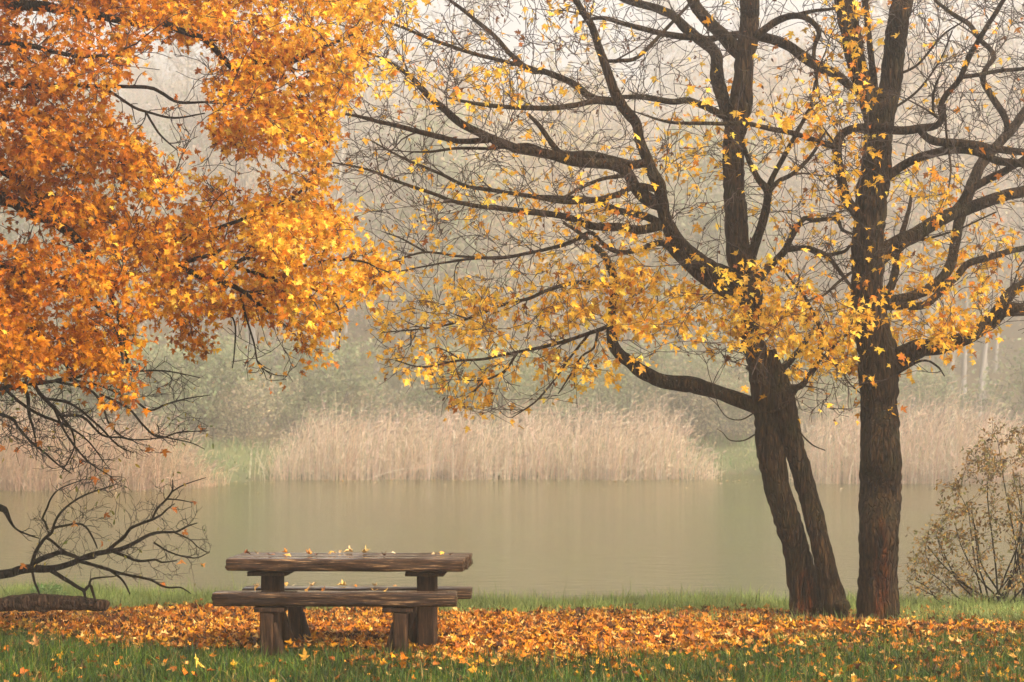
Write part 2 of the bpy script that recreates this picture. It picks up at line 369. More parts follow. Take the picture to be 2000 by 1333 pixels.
# ------------------------------------------------------------------ branching
class Tree:
    """limbs are laid down first; branches and twigs then grow from the nearest fitting wood to points in the crown"""
    def __init__(s, seed):
        s.g = np.random.default_rng(seed); s.pos = np.zeros((0, 3)); s.tan = np.zeros((0, 3)); s.rad = np.zeros(0)
        s.limbs = []; s.paths = []; s.seed = seed
    def add_nodes(s, P, T, r):
        s.pos = np.vstack([s.pos, P]); s.tan = np.vstack([s.tan, T]); s.rad = np.concatenate([s.rad, r])
    def depth_at(s, px, py):
        x, y = to_px(s.pos); i = np.argmin((x-px)**2+(y-py)**2); return s.pos[i, 1]
    def limb(s, pts, dY=None, Y0=None, rough=.6, name='limb', flare=0, col=None):
        """pts: (photo x, photo y, half thickness in px); grows out from the wood it starts on"""
        a = np.array([(p[0], p[1]) for p in pts], float); r = np.array([p[2] for p in pts], float)
        s0 = Y0 if Y0 is not None else s.depth_at(*a[0])
        L = np.concatenate([[0], np.cumsum(np.hypot(*np.diff(a, axis=0).T))])
        if dY is None: dY = s.g.uniform(-1, 1)*.30*L[-1]*s0/F
        Yd = s0+dY*(L/L[-1])**1.15+.05*s.g.normal(0, 1, len(a))*(np.arange(len(a)) > 0)*min(1, L[-1]/300)
        C = np.array([[*at(a[i, 0], a[i, 1], Yd[i]), r[i]*Yd[i]/F] for i in range(len(a))])
        rm = r.max()
        V, faces, P, rr, T = one_tube(C, .025 if rm > 16 else .05, 44 if rm > 16 else (18 if rm > 7 else (10 if rm > 3.5 else 7)), rough, s.seed+len(s.limbs), flare)
        s.limbs.append((name, V, faces, col)); s.add_nodes(P[::2], T[::2], rr[::2])
    def grow(s, targets, r_a=.0042, r_b=.0095, rmin=.0032, K=6, wig=.06, droop=0.0, lift=.12, rmax=.03):
        g = s.g; n0 = len(s.pos)
        d0 = np.array([np.min(np.sum((s.pos[:n0]-t)**2, 1)) for t in targets]); order = np.argsort(d0)
        for i in order:
            t = targets[i]; d = t-s.pos; L = np.linalg.norm(d, axis=1)+1e-6
            cosv = np.sum(d*s.tan, 1)/L
            k = int(np.argmin(L*(1+1.7*(1-cosv)))); l = L[k]
            if l < .05 or l > 2.6: continue
            p0 = s.pos[k]; u = d[k]/l
            p1 = p0+(s.tan[k]*.55+u*.45+np.array([0, 0, lift*.5]))*l*.35
            p2 = t-(u+np.array([0, 0, -lift+droop]))*l*.3+g.normal(0, 1, 3)*l*wig
            q = np.linspace(0, 1, K)[:, None]
            P = (1-q)**3*p0+3*(1-q)**2*q*p1+3*(1-q)*q*q*p2+q**3*t
            P[1:-1] += g.normal(0, .012, (K-2, 3))*min(l, 1)
            r0 = min(r_a+r_b*l, s.rad[k]*.8+.0005, rmax)
            r = np.linspace(max(r0, rmin), rmin, K)
            T = nrm(np.gradient(P, axis=0)); s.paths.append((P, r)); s.add_nodes(P[1:], T[1:], r[1:])
    def spurs(s, per_m, lo=.07, hi=.22, rad=.0030):
        """short side shoots along every twig; returns their tips"""
        g = s.g; P0, U = [], []
        for P, r in s.paths:
            l = np.sum(np.linalg.norm(np.diff(P, axis=0), axis=1)); n = g.poisson(l*per_m)
            for _ in range(n):
                k = g.integers(1, len(P)-1); f = g.random(); p = P[k]*(1-f)+P[k+1 if k+1 < len(P) else k]*f
                tn = nrm(P[min(k+1, len(P)-1)]-P[k-1]); v = nrm(np.cross(tn, rand_dir(1, g)[0]))
                P0.append(p); U.append(nrm(tn*.75+v*.75+np.array([0, 0, .15])))
        P0 = np.array(P0); U = np.array(U); n = len(P0); L = g.uniform(lo, hi, n)[:, None]
        mid = P0+U*L*.5+g.normal(0, .012, (n, 3)); end = P0+U*L+np.array([0, 0, .03])*g.random((n, 1))+g.normal(0, .015, (n, 3))
        s.spur = (np.stack([P0, mid, end], 1), np.tile(np.array([rad*1.25, rad, rad*.8]), (n, 1)))
        return end, U
    def build(s, root, bark, twig_col, trunk_name='trunk'):
        loc = np.array(root.location)
        for name, V, faces, col in s.limbs:
            mesh_obj(name, V, faces, bark, root, loc, col=col, smooth=True)
        parts = [tubes(np.array([p for p, _ in s.paths]), np.array([r for _, r in s.paths]), 5)]
        if hasattr(s, 'spur'): parts.append(tubes(*s.spur, 3))
        V, faces = join(parts); c = np.array(twig_col)*(.75+.5*vnoise(V*3, 2))[:, None]
        mesh_obj('twig_growth', V, faces, M['twig'], root, loc, col=c, smooth=True)

def blob_density(px, py, blobs):
    d = np.zeros(np.shape(px))
    for cx, cy_, rx, ry, wgt in blobs:
        q = ((px-cx)/rx)**2+((py-cy_)/ry)**2
        d = np.maximum(d, wgt*np.clip(1.5*(1-q), 0, 1))
    return d
def hang_leaves(root, tips, dirs, g, col, size=(.036, .09), outline=OUT_HI, curl=.5, name='foliage', mat='leaf', petiole=.05):
    n = len(tips); tip = nrm(dirs*.55+np.array([0, -.15, -.62])+g.normal(0, .42, (n, 3)))
    normal = nrm(np.array([0, -.5, .5])+g.normal(0, .85, (n, 3)))
    V, faces, k = leaves(tips+tip*petiole*g.random((n, 1)), tip, normal, g.uniform(*size, n), outline, curl, g)
    return mesh_obj(name, V, faces, M[mat], root, np.array(root.location), col=np.repeat(col, k, 0))
def crown_targets(tree, poly, n, spread, g, keep=None):
    """n points inside the outline, at the depth of the wood nearby plus a spread towards and away"""
    poly = np.array(poly); lo, hi = poly.min(0), poly.max(0); out = []
    x, y = to_px(tree.pos); D = tree.pos[:, 1].copy()
    while len(out) < n:
        px, py = g.uniform(lo[0], hi[0]), g.uniform(lo[1], hi[1])
        if not in_poly(np.array([px]), np.array([py]), [tuple(q) for q in poly])[0]: continue
        if keep is not None and g.random() > keep(px, py): continue
        i = np.argpartition((x-px)**2+(y-py)**2, 6)[:6]
        out.append(at(px, py, g.choice(D[i])+g.normal(0, spread)))
    return np.array(out)

# ------------------------------------------------------------------ trees on the lawn
def ground_at(px, py):
    Y = ground_Y(py); return (px-1000)*Y/F, Y
YELLOW = [(.86, .47, .035), (.90, .56, .075), (.76, .35, .02), (.58, .19, .012), (.22, .075, .012)]

# two-stemmed maple
A = Tree(11); YA = ground_Y(1214)
def scar(V, spots):
    px, py = to_px(V); c = np.ones((len(V), 3))
    for cx, cy_, rx, ry, colr, side in spots:
        q = ((px-cx-side*np.sin(py*.045))/rx)**2+((py-cy_)/ry)**2+.5*(vnoise(np.stack([px*.09, py*.03, 0*px], -1), 8)-.5)
        w_ = np.clip(1.6*(1-q), 0, 1)[:, None]*(V[:, 1] < np.median(V[:, 1]))[:, None]
        c = c*(1-w_)+np.array(colr)*w_
    return c
A.limb([(1576, 1222, 34), (1571, 1160, 30), (1557, 1080, 25), (1533, 1000, 25), (1514, 932, 25.5), (1507, 880, 26.5), (1495, 800, 25), (1486, 720, 24), (1470, 662, 22), (1466, 610, 21), (1460, 540, 25),
        (1448, 505, 24), (1442, 470, 22), (1437, 400, 21.5), (1435, 350, 21), (1433, 280, 21), (1445, 210, 21), (1454, 140, 19), (1458, 87, 19.5), (1464, 35, 18), (1465, 0, 19), (1462, -120, 17), (1470, -260, 14), (1455, -420, 9)],
       dY=.2, Y0=YA, name='trunk', flare=.32)
nm, V_, f_, _c = A.limbs[-1]; A.limbs[-1] = (nm, V_, f_, scar(V_, [(1572, 1165, 20, 60, (1.7, .95, .65), 3), (1570, 1150, 7, 26, (.35, .3, .3), 0)]))
A.limb([(1633, 1222, 24), (1630, 1180, 24), (1621, 1140, 23), (1612, 1100, 20), (1603, 1060, 20), (1588, 1000, 19.5), (1569, 932, 19), (1554, 880, 20), (1537, 800, 21), (1518, 740, 22), (1494, 690, 20)],
       dY=.15, Y0=YA-.12, name='stem', flare=.15)
Vk, fk, *_ = one_tube([[*at(1640, 1186, YA-.25), .02], [*at(1645, 1184, YA-.3), .075], [*at(1650, 1182, YA-.36), .07], [*at(1653, 1180, YA-.40), .015]], .01, 16, 1.4, 5)
A.limbs.append(('burl', Vk, fk, None))
for dy, pts in [
    (.9, [(1482, 795, 16), (1440, 780, 15), (1400, 766, 14), (1350, 753, 16), (1280, 741, 14), (1227, 704, 12), (1198, 676, 11), (1195, 640, 9), (1195, 600, 8.5), (1203, 565, 8), (1194, 530, 8), (1180, 500, 7), (1157, 480, 6), (1130, 455, 4), (1100, 435, 3)]),
    (-.7, [(1192, 638, 5), (1140, 655, 3.8), (1070, 676, 3.5), (1000, 690, 3), (947, 701, 2.8), (895, 704, 2.4), (825, 717, 1.8), (772, 704, 1.2)]),
    (.4, [(1010, 690, 2.8), (986, 725, 2.4), (947, 745, 2.2), (923, 767, 1.8), (905, 781, 1.2)]),
    (-.6, [(1150, 653, 2.8), (1120, 690, 2.4), (1084, 740, 2.1), (1045, 785, 1.8), (1000, 816, 1)]),
    (-.3, [(1168, 646, 2.8), (1160, 680, 2.4), (1136, 697, 2.1), (1110, 740, 1.8), (1090, 770, 1)]),
    (.7, [(1202, 560, 5), (1130, 552, 4.2), (1070, 567, 4), (1035, 582, 3.5), (982, 596, 3.2), (930, 617, 2.8), (877, 634, 2.3), (825, 643, 1.8), (748, 650, 1)]),
    (-1.1, [(1440, 550, 20), (1387, 526, 18), (1335, 487, 17), (1310, 455, 14.5), (1297, 420, 12), (1290, 367, 13), (1272, 330, 11), (1253, 280, 10), (1242, 240, 10), (1212, 203, 11), (1190, 150, 9), (1172, 100, 8), (1154, 52, 7), (1125, 0, 6), (1095, -80, 5), (1080, -180, 3)]),
    (1.3, [(1432, 580, 10), (1377, 547, 10), (1328, 505, 9), (1294, 475, 7), (1250, 488, 5.5), (1210, 493, 5), (1175, 475, 4.5), (1152, 455, 4), (1110, 476, 3.6), (1070, 487, 3.4), (1000, 501, 3), (930, 505, 2.7), (877, 512, 2.2), (780, 530, 1.2)]),
    (.3, [(1146, 460, 3.6), (1100, 478, 3.2), (1035, 494, 3), (975, 505, 3), (895, 501, 2.6), (832, 493, 2.2), (780, 506, 1.8), (762, 512, 1)]),
    (.2, [(832, 493, 2.2), (783, 466, 1.8), (745, 452, 1)]),
    (-.9, [(1293, 402, 13), (1270, 392, 14), (1245, 371, 12), (1227, 340, 12), (1199, 325, 10.5), (1140, 318, 10), (1070, 301, 10), (1000, 287, 9.5), (947, 266, 8.5), (895, 238, 7.5), (860, 206, 7), (825, 175, 6.3), (797, 147, 5), (755, 119, 3), (700, 95, 1.6)]),
    (.4, [(1262, 318, 9), (1235, 322, 8.5), (1210, 315, 8), (1157, 304, 8), (1110, 302, 6), (1087, 294, 6), (1052, 245, 4.5), (1031, 224, 3)]),
    (.6, [(955, 275, 6), (895, 276, 5.5), (825, 259, 5.2), (755, 241, 4.5), (695, 226, 3), (655, 221, 1.6)]),
    (-.4, [(1066, 298, 5), (1030, 283, 3.6), (965, 290, 3.2), (895, 290, 3), (842, 297, 2.4), (800, 297, 1.4)]),
    (-1.0, [(1290, 442, 9), (1245, 450, 9), (1210, 444, 8.5), (1157, 441, 7), (1105, 423, 6.5), (1035, 413, 6), (965, 406, 5), (895, 395, 4.2), (842, 378, 3.5), (772, 353, 3), (720, 332, 2.4), (650, 318, 1.5)]),
    (.8, [(1296, 440, 8), (1252, 420, 7.5), (1210, 412, 7), (1165, 392, 5.5), (1122, 388, 5), (1060, 386, 4.6), (975, 374, 4), (912, 364, 3.6), (867, 343, 3.3), (832, 329, 3), (790, 311, 2.4), (720, 273, 1.4)]),
    (-.5, [(1288, 372, 7), (1245, 364, 6.5), (1210, 378, 6.2), (1157, 392, 5.5), (1100, 396, 4), (1040, 385, 2.6)]),
    (-.4, [(1230, 343, 4.5), (1175, 350, 3.6), (1122, 374, 3.2), (1085, 395, 2)]),
    (.9, [(1210, 200, 9), (1157, 192, 8), (1130, 172, 7), (1105, 157, 6.5), (1063, 140, 6), (1035, 136, 5.5), (1000, 108, 5), (965, 70, 4.6), (923, 35, 4), (877, 0, 3), (830, -40, 2)]),
    (-.6, [(1060, 142, 5), (1021, 129, 4.6), (965, 115, 4), (912, 101, 3.8), (860, 84, 3.5), (815, 66, 3), (772, 49, 2.6), (720, 35, 1.6)]),
    (-.7, [(1200, 196, 6), (1157, 199, 5.5), (1122, 206, 5.6), (1070, 212, 5.2), (1000, 210, 4.6), (947, 206, 4), (902, 199, 3), (868, 190, 1.6)]),
    (.2, [(1428, 232, 8), (1415, 227, 7), (1387, 213, 6.5), (1345, 196, 6.5), (1315, 199, 6), (1262, 191, 5.5), (1215, 190, 4)]),
    (.8, [(1182, 120, 3.6), (1210, 119, 4), (1245, 112, 4), (1297, 60, 3.6), (1350, 3, 3), (1390, -50, 2)]),
    (-.9, [(1450, 106, 15), (1430, 90, 15), (1405, 63, 13), (1370, 28, 12), (1352, 0, 11), (1330, -60, 9), (1290, -140, 6)]),
    (.5, [(1450, 68, 8), (1415, 70, 6.5), (1387, 77, 6.5), (1335, 73, 6.5), (1297, 66, 6), (1240, 52, 5), (1175, 35, 4), (1130, 45, 2.4)]),
    (1.4, [(1432, 262, 12), (1412, 196, 13), (1401, 147, 13), (1398, 105, 12), (1372, 84, 11), (1340, 58, 10), (1308, 28, 9), (1262, 10, 8), (1210, -8, 7), (1150, -50, 4)]),
    (.5, [(1462, 66, 11), (1482, 70, 10), (1527, 84, 10), (1562, 105, 10), (1597, 130, 10), (1632, 147, 9.5), (1660, 168, 8), (1690, 196, 6)]),
    (-.8, [(1464, 72, 8), (1482, 66, 8), (1517, 42, 7), (1552, 31, 6.3), (1580, 38, 5.5), (1601, 63, 5), (1590, 98, 4.2), (1594, 150, 3.4), (1601, 196, 2.2)]),
    (-.2, [(1552, 31, 5), (1597, 21, 3.6), (1636, 16, 2.6), (1680, 5, 1.5)]),
    (-.9, [(1444, 560, 11), (1455, 530, 11), (1464, 512, 10), (1478, 470, 9.5), (1489, 435, 9), (1498, 400, 8.5), (1499, 374, 8), (1482, 350, 6), (1464, 315, 5), (1454, 287, 4), (1448, 250, 2.5)]),
    (-.4, [(1499, 378, 7), (1510, 346, 5.5), (1527, 315, 5), (1548, 273, 4.6), (1566, 241, 4), (1583, 206, 3.5), (1590, 168, 2.6), (1600, 130, 1.6)]),
    (.3, [(1501, 376, 6), (1520, 355, 4.8), (1545, 343, 4.5), (1573, 318, 4), (1590, 297, 3.4), (1610, 262, 2)]),
    (.5, [(1475, 552, 8), (1492, 536, 7.5), (1510, 515, 7), (1531, 494, 7), (1541, 473, 6), (1552, 452, 5.5), (1570, 428, 5), (1590, 431, 4.5), (1632, 428, 4), (1643, 449, 3.4), (1664, 458, 2.4)]),
    (.2, [(1536, 488, 6), (1560, 485, 5.5), (1580, 486, 5.2), (1615, 501, 5), (1636, 526, 4.2), (1660, 557, 3.2), (1680, 580, 2)]),
    (-.9, [(1612, 500, 4), (1650, 491, 3.5), (1667, 477, 3.2), (1737, 473, 2.8), (1790, 470, 2.6), (1860, 452, 2.2), (1947, 414, 1.6)]),
    (-.9, [(1462, 715, 8), (1475, 728, 7.2), (1492, 740, 7), (1517, 753, 6.6), (1559, 757, 6.2), (1580, 736, 6), (1601, 697, 5.6), (1604, 648, 5), (1590, 617, 4), (1573, 582, 3), (1545, 547, 2.2), (1525, 520, 1.2)]),
    (-.4, [(1590, 716, 3.6), (1632, 673, 2.6), (1670, 640, 2), (1700, 600, 1.2)]),
    (-.3, [(1559, 757, 4), (1538, 788, 3), (1517, 802, 2.4), (1485, 806, 1.6), (1460, 802, 1)]),
    (-.5, [(1604, 690, 2.4), (1640, 720, 2.2), (1660, 750, 1.8), (1700, 785, 1.2)]),
    (1.2, [(1512, 735, 8), (1530, 718, 7.5), (1545, 704, 7), (1560, 686, 6.2), (1573, 666, 5), (1590, 640, 3)]),
    (-.4, [(1476, 848, 1.7), (1452, 861, 1.4), (1425, 860, 1.1), (1412, 846, .8), (1400, 838, .5)]),
    (-.4, [(1474, 806, 1.6), (1448, 820, 1.3), (1420, 815, 1.1), (1400, 790, .9), (1382, 775, .5)]),
    (-.3, [(1545, 800, 2.2), (1560, 840, 1.8), (1585, 868, 1.5), (1612, 880, 1)]),
]:
    A.limb(pts, dY=dy, rough=.5)
gA = A.g
CROWN_A = [(640, 100), (700, -60), (900, -120), (1720, -120), (1700, 500), (1690, 720), (1660, 830), (1560, 800), (1400, 700), (1330, 690), (1150, 740), (1100, 790), (1000, 815), (890, 800), (770, 740), (720, 660), (740, 560), (700, 440), (640, 330), (640, 220)]
def keepA(px, py):
    return .25 if (px < 800 and 330 < py < 620) else (.35 if 1180 < px < 1280 and 200 < py < 260 else 1)
A.grow(crown_targets(A, CROWN_A, 420, .55, gA, keepA), r_a=.005, r_b=.011, wig=.07)
A.grow(crown_targets(A, CROWN_A, 1900, .6, gA, keepA), wig=.06)
A.grow(crown_targets(A, [(650, 200), (720, -40), (1120, -60), (1300, 120), (1300, 470), (900, 520), (720, 420), (640, 330)], 650, .5, gA), wig=.07, r_b=.008)
tipsA = np.array([p[-1] for p, _ in A.paths]); dirA = np.array([nrm(p[-1]-p[-2]) for p, _ in A.paths])
sp, spd = A.spurs(5.5, .08, .30)
allT = np.vstack([tipsA, sp]); allD = np.vstack([dirA, spd])
DENS_A = [(960, 180, 110, 60, .85), (760, 90, 130, 150, .7), (1150, 560, 190, 80, 1.0), (1040, 600, 160, 60, .65), (1330, 610, 190, 70, 1.0), (1560, 650, 190, 90, 1.3), (1500, 560, 130, 80, .7), (900, 700, 170, 70, .75), (920, 775, 50, 35, 1.2), (1150, 720, 160, 70, .7),
          (850, 610, 150, 110, .65), (860, 430, 150, 80, .4), (1060, 400, 200, 90, .45), (1330, 330, 130, 120, .55), (1550, 260, 130, 120, .65), (1380, 240, 90, 160, .4), (1560, 420, 120, 80, .5), (1010, 812, 25, 20, 1.2), (1390, 775, 90, 40, 1.0), (1425, 850, 40, 40, 1.2), (1620, 50, 130, 70, .5), (1590, 860, 45, 40, 1.0),
          (1240, 450, 160, 90, .5), (1100, 40, 120, 60, .35), (720, 480, 60, 60, .3), (1240, 540, 120, 40, .5)]
px_, py_ = to_px(allT); dens = np.maximum(blob_density(px_, py_, DENS_A)**1.35, .055)
dens = dens*(.25+1.9*np.clip((vnoise(allT*2.4, 61)-.42)*3.2, 0, 1))
cnt = gA.poisson(dens*2.8*np.where(py_ < 480, .75, 1.6)); pick = np.repeat(np.arange(len(allT)), cnt)
n = len(pick); colr = palette(n, YELLOW, [6, 6, 2.2, .6, .4], gA)
LA = (allT[pick]+gA.normal(0, .05, (n, 3)), allD[pick])
rootA = empty('maple_tree', (*ground_at(1590, 1215), lawn_z(YA)), 'leaning brown maple with two stems joined at mid height and thinning yellow leaves', 'tree', 'maples on the lawn')
A.build(rootA, M['bark'], (.042, .024, .016))
hang_leaves(rootA, *LA, gA, colr)
n2 = int(len(allT)*.13); i2 = gA.choice(len(allT), n2)             # withered curled seeds and leaves still on the twigs
hang_leaves(rootA, allT[i2], allD[i2], gA, palette(n2, [(.10, .035, .015), (.16, .06, .02)], [1, 1], gA), size=(.025, .055), outline=OUT_OVAL, curl=1.4, name='foliage')

# straight maple on the right
B = Tree(23); YB = ground_Y(1217)
B.limb([(1711, 1224, 40), (1712, 1195, 39), (1714, 1120, 39), (1718, 1040, 38), (1720, 960, 38.5), (1720, 880, 38), (1717, 800, 36), (1716, 750, 37), (1713, 700, 38), (1705, 645, 34), (1695, 575, 31), (1694, 505, 31), (1697, 435, 31), (1707, 350, 30), (1715, 280, 28), (1718, 227, 27), (1722, 195, 20)],
       dY=-.1, Y0=YB, name='trunk', flare=.28)
nm, V_, f_, _c = B.limbs[-1]
B.limbs[-1] = (nm, V_, f_, scar(V_, [(1722, 1120, 16, 120, (1.9, 1.05, .62), 2), (1717, 1100, 5, 70, (.25, .2, .2), 2), (1719, 1065, 7, 30, (.12, .1, .1), 0), (1712, 1190, 5, 40, (2.4, 1.2, .7), 1)]))
B.limb([(1712, 250, 20), (1702, 205, 20), (1679, 140, 18.5), (1664, 70, 19), (1651, 0, 19.5), (1640, -100, 16), (1620, -260, 11)], dY=.3, name='stem')
B.limb([(1716, 245, 9), (1710, 200, 9), (1706, 155, 7.5), (1700, 105, 6.2), (1692, 35, 6), (1688, 0, 6), (1680, -120, 4)], dY=-.2, name='stem')
B.limb([(1720, 250, 24), (1730, 205, 23), (1738, 175, 21), (1747, 105, 21), (1758, 35, 21), (1765, 0, 21), (1780, -120, 17), (1800, -280, 11)], dY=-.4, name='stem')
for dy, pts in [
    (-.6, [(1718, 722, 26), (1751, 704, 23), (1790, 683, 19), (1842, 676, 15.5), (1895, 655, 14.5), (1937, 627, 15), (1958, 606, 15), (2000, 604, 13), (2070, 590, 10), (2160, 540, 6)]),
    (.2, [(1945, 615, 13), (1960, 592, 12), (1979, 568, 11), (2000, 554, 10), (2060, 500, 7)]),
    (.6, [(1700, 512, 22), (1724, 494, 20), (1755, 475, 17), (1790, 456, 15), (1842, 424, 13.5), (1895, 406, 12.5), (1965, 381, 11.5), (2000, 374, 10.5), (2090, 350, 7)]),
    (-.4, [(1862, 414, 9), (1880, 392, 8.2), (1895, 371, 8), (1930, 350, 8), (1965, 332, 7.5), (2000, 311, 7), (2060, 260, 5)]),
    (-.7, [(1718, 362, 10), (1730, 350, 9.5), (1755, 329, 9), (1790, 311, 9), (1835, 297, 8.5), (1874, 292, 8.5), (1912, 297, 8), (1947, 311, 8), (2000, 318, 7.5), (2080, 330, 5)]),
    (-1.1, [(1682, 432, 12), (1668, 412, 11), (1655, 395, 10.5), (1646, 371, 10), (1639, 325, 9), (1635, 285, 9.5), (1645, 262, 8.5), (1665, 252, 8.5), (1702, 248, 8.5), (1755, 256, 9), (1797, 251, 8.5), (1825, 247, 7), (1838, 233, 6), (1836, 210, 5.5), (1849, 185, 5.6), (1874, 154, 5.5), (1895, 108, 5.5), (1916, 70, 5.2), (1947, 21, 4.6), (1985, -40, 3.6)]),
    (-.9, [(1637, 290, 7), (1629, 287, 6.3), (1597, 276, 5.7), (1545, 259, 5.2), (1510, 252, 5), (1457, 241, 4.5), (1405, 241, 4), (1335, 241, 3.4), (1300, 238, 2.8), (1262, 227, 1.8), (1230, 215, 1)]),
    (.3, [(1797, 252, 8), (1807, 266, 7.5), (1832, 278, 8), (1877, 280, 8), (1930, 287, 7.5), (2000, 296, 7), (2080, 290, 5)]),
    (.4, [(1874, 152, 4.5), (1912, 147, 4.2), (1947, 140, 4), (2000, 135, 3.6), (2060, 120, 2)]),
    (1.6, [(1722, 598, 9), (1737, 588, 9.5), (1783, 578, 9.5), (1825, 557, 10), (1853, 525, 10), (1864, 480, 10), (1872, 435, 10.5), (1885, 392, 11), (1907, 339, 11), (1922, 315, 11), (1949, 285, 9.5), (1970, 261, 9), (2000, 222, 9), (2050, 150, 6)]),
    (.4, [(1966, 262, 6), (1966, 240, 6.5), (1955, 215, 7), (1935, 185, 7), (1920, 155, 6.5), (1928, 130, 5), (1941, 112, 5), (1932, 95, 5), (1916, 81, 5), (1892, 48, 5), (1868, 33, 4.5), (1847, 18, 4), (1826, 0, 3), (1800, -40, 2)]),
    (.8, [(1728, 580, 9), (1742, 560, 8.5), (1750, 530, 8), (1753, 508, 7.5), (1760, 460, 6), (1775, 410, 4), (1780, 370, 2.5)]),
    (.9, [(1728, 598, 9), (1760, 597, 8), (1804, 596, 7.5), (1832, 575, 7.2), (1867, 543, 7.2), (1895, 512, 7.2), (1947, 498, 6.2), (2000, 484, 5.5), (2070, 470, 3.6)]),
    (-.5, [(1838, 234, 3), (1824, 222, 2.8), (1822, 190, 2.6), (1830, 160, 2.4), (1838, 146, 1.8)]),
    (-.3, [(1845, 205, 3), (1847, 250, 2.6), (1852, 290, 2.6), (1857, 330, 2.2), (1853, 370, 1.5)]),
    (-.6, [(1740, 150, 3), (1790, 128, 2.6), (1840, 70, 2.2), (1885, 40, 1.4)]),
    (-.6, [(1734, 220, 3), (1790, 180, 2.4), (1835, 120, 2), (1860, 60, 1.4)]),
    (-.9, [(1680, 520, 3), (1645, 545, 3), (1610, 575, 2.6), (1570, 590, 1.6)]),
    (-.5, [(1745, 735, 3), (1800, 705, 2.4), (1830, 715, 2), (1845, 735, 1.2)]),
]:
    B.limb(pts, dY=dy, rough=.5)
gB = B.g
CROWN_B = [(1560, -80), (1900, -150), (2160, -60), (2160, 560), (2080, 660), (1950, 640), (1860, 690), (1850, 740), (1760, 720), (1740, 830), (1690, 800), (1650, 700), (1590, 600), (1600, 420), (1570, 240)]
CROWN_B2 = [(1770, -100), (2160, -60), (2160, 420), (1960, 360), (1860, 400), (1780, 330)]
B.grow(crown_targets(B, CROWN_B, 300, .5, gB), r_a=.005, r_b=.011, wig=.08)
B.grow(crown_targets(B, CROWN_B, 950, .55, gB), wig=.06)
B.grow(crown_targets(B, CROWN_B2, 500, .5, gB), wig=.09)
tipsB = np.array([p[-1] for p, _ in B.paths]); dirB = np.array([nrm(p[-1]-p[-2]) for p, _ in B.paths])
sp, spd = B.spurs(5.5, .08, .30)
allT = np.vstack([tipsB, sp]); allD = np.vstack([dirB, spd])
DENS_B = [(1700, 680, 110, 110, 1.3), (1720, 600, 90, 70, .8), (1720, 780, 60, 70, 1.0), (1890, 640, 100, 60, 1.1), (1920, 560, 110, 70, .7), (1800, 380, 90, 60, 1.0), (1780, 330, 60, 50, .6), (1850, 520, 120, 70, .6), (1660, 330, 90, 120, .6), (1640, 200, 90, 140, .55), (1700, 440, 50, 40, .5), (1670, 60, 50, 60, .6), (1850, 720, 35, 30, 1.0), (1960, 430, 90, 90, .4)]
px_, py_ = to_px(allT); dens = np.maximum(blob_density(px_, py_, DENS_B), .05)
dens = dens*(.25+1.9*np.clip((vnoise(allT*2.4, 62)-.42)*3.2, 0, 1))
cnt = gB.poisson(dens*2.8*np.where(py_ < 450, .75, 1.6)); pick = np.repeat(np.arange(len(allT)), cnt); n = len(pick)
rootB = empty('maple_tree', (*ground_at(1712, 1217), lawn_z(YB)), 'straight thick-trunked maple with a long scar low on its bark, rightmost trunk on the lawn', 'tree', 'maples on the lawn')
B.build(rootB, M['bark'], (.040, .024, .016))
hang_leaves(rootB, allT[pick]+gB.normal(0, .05, (n, 3)), allD[pick], gB, palette(n, YELLOW, [5, 4, 3, 1.2, .5], gB))

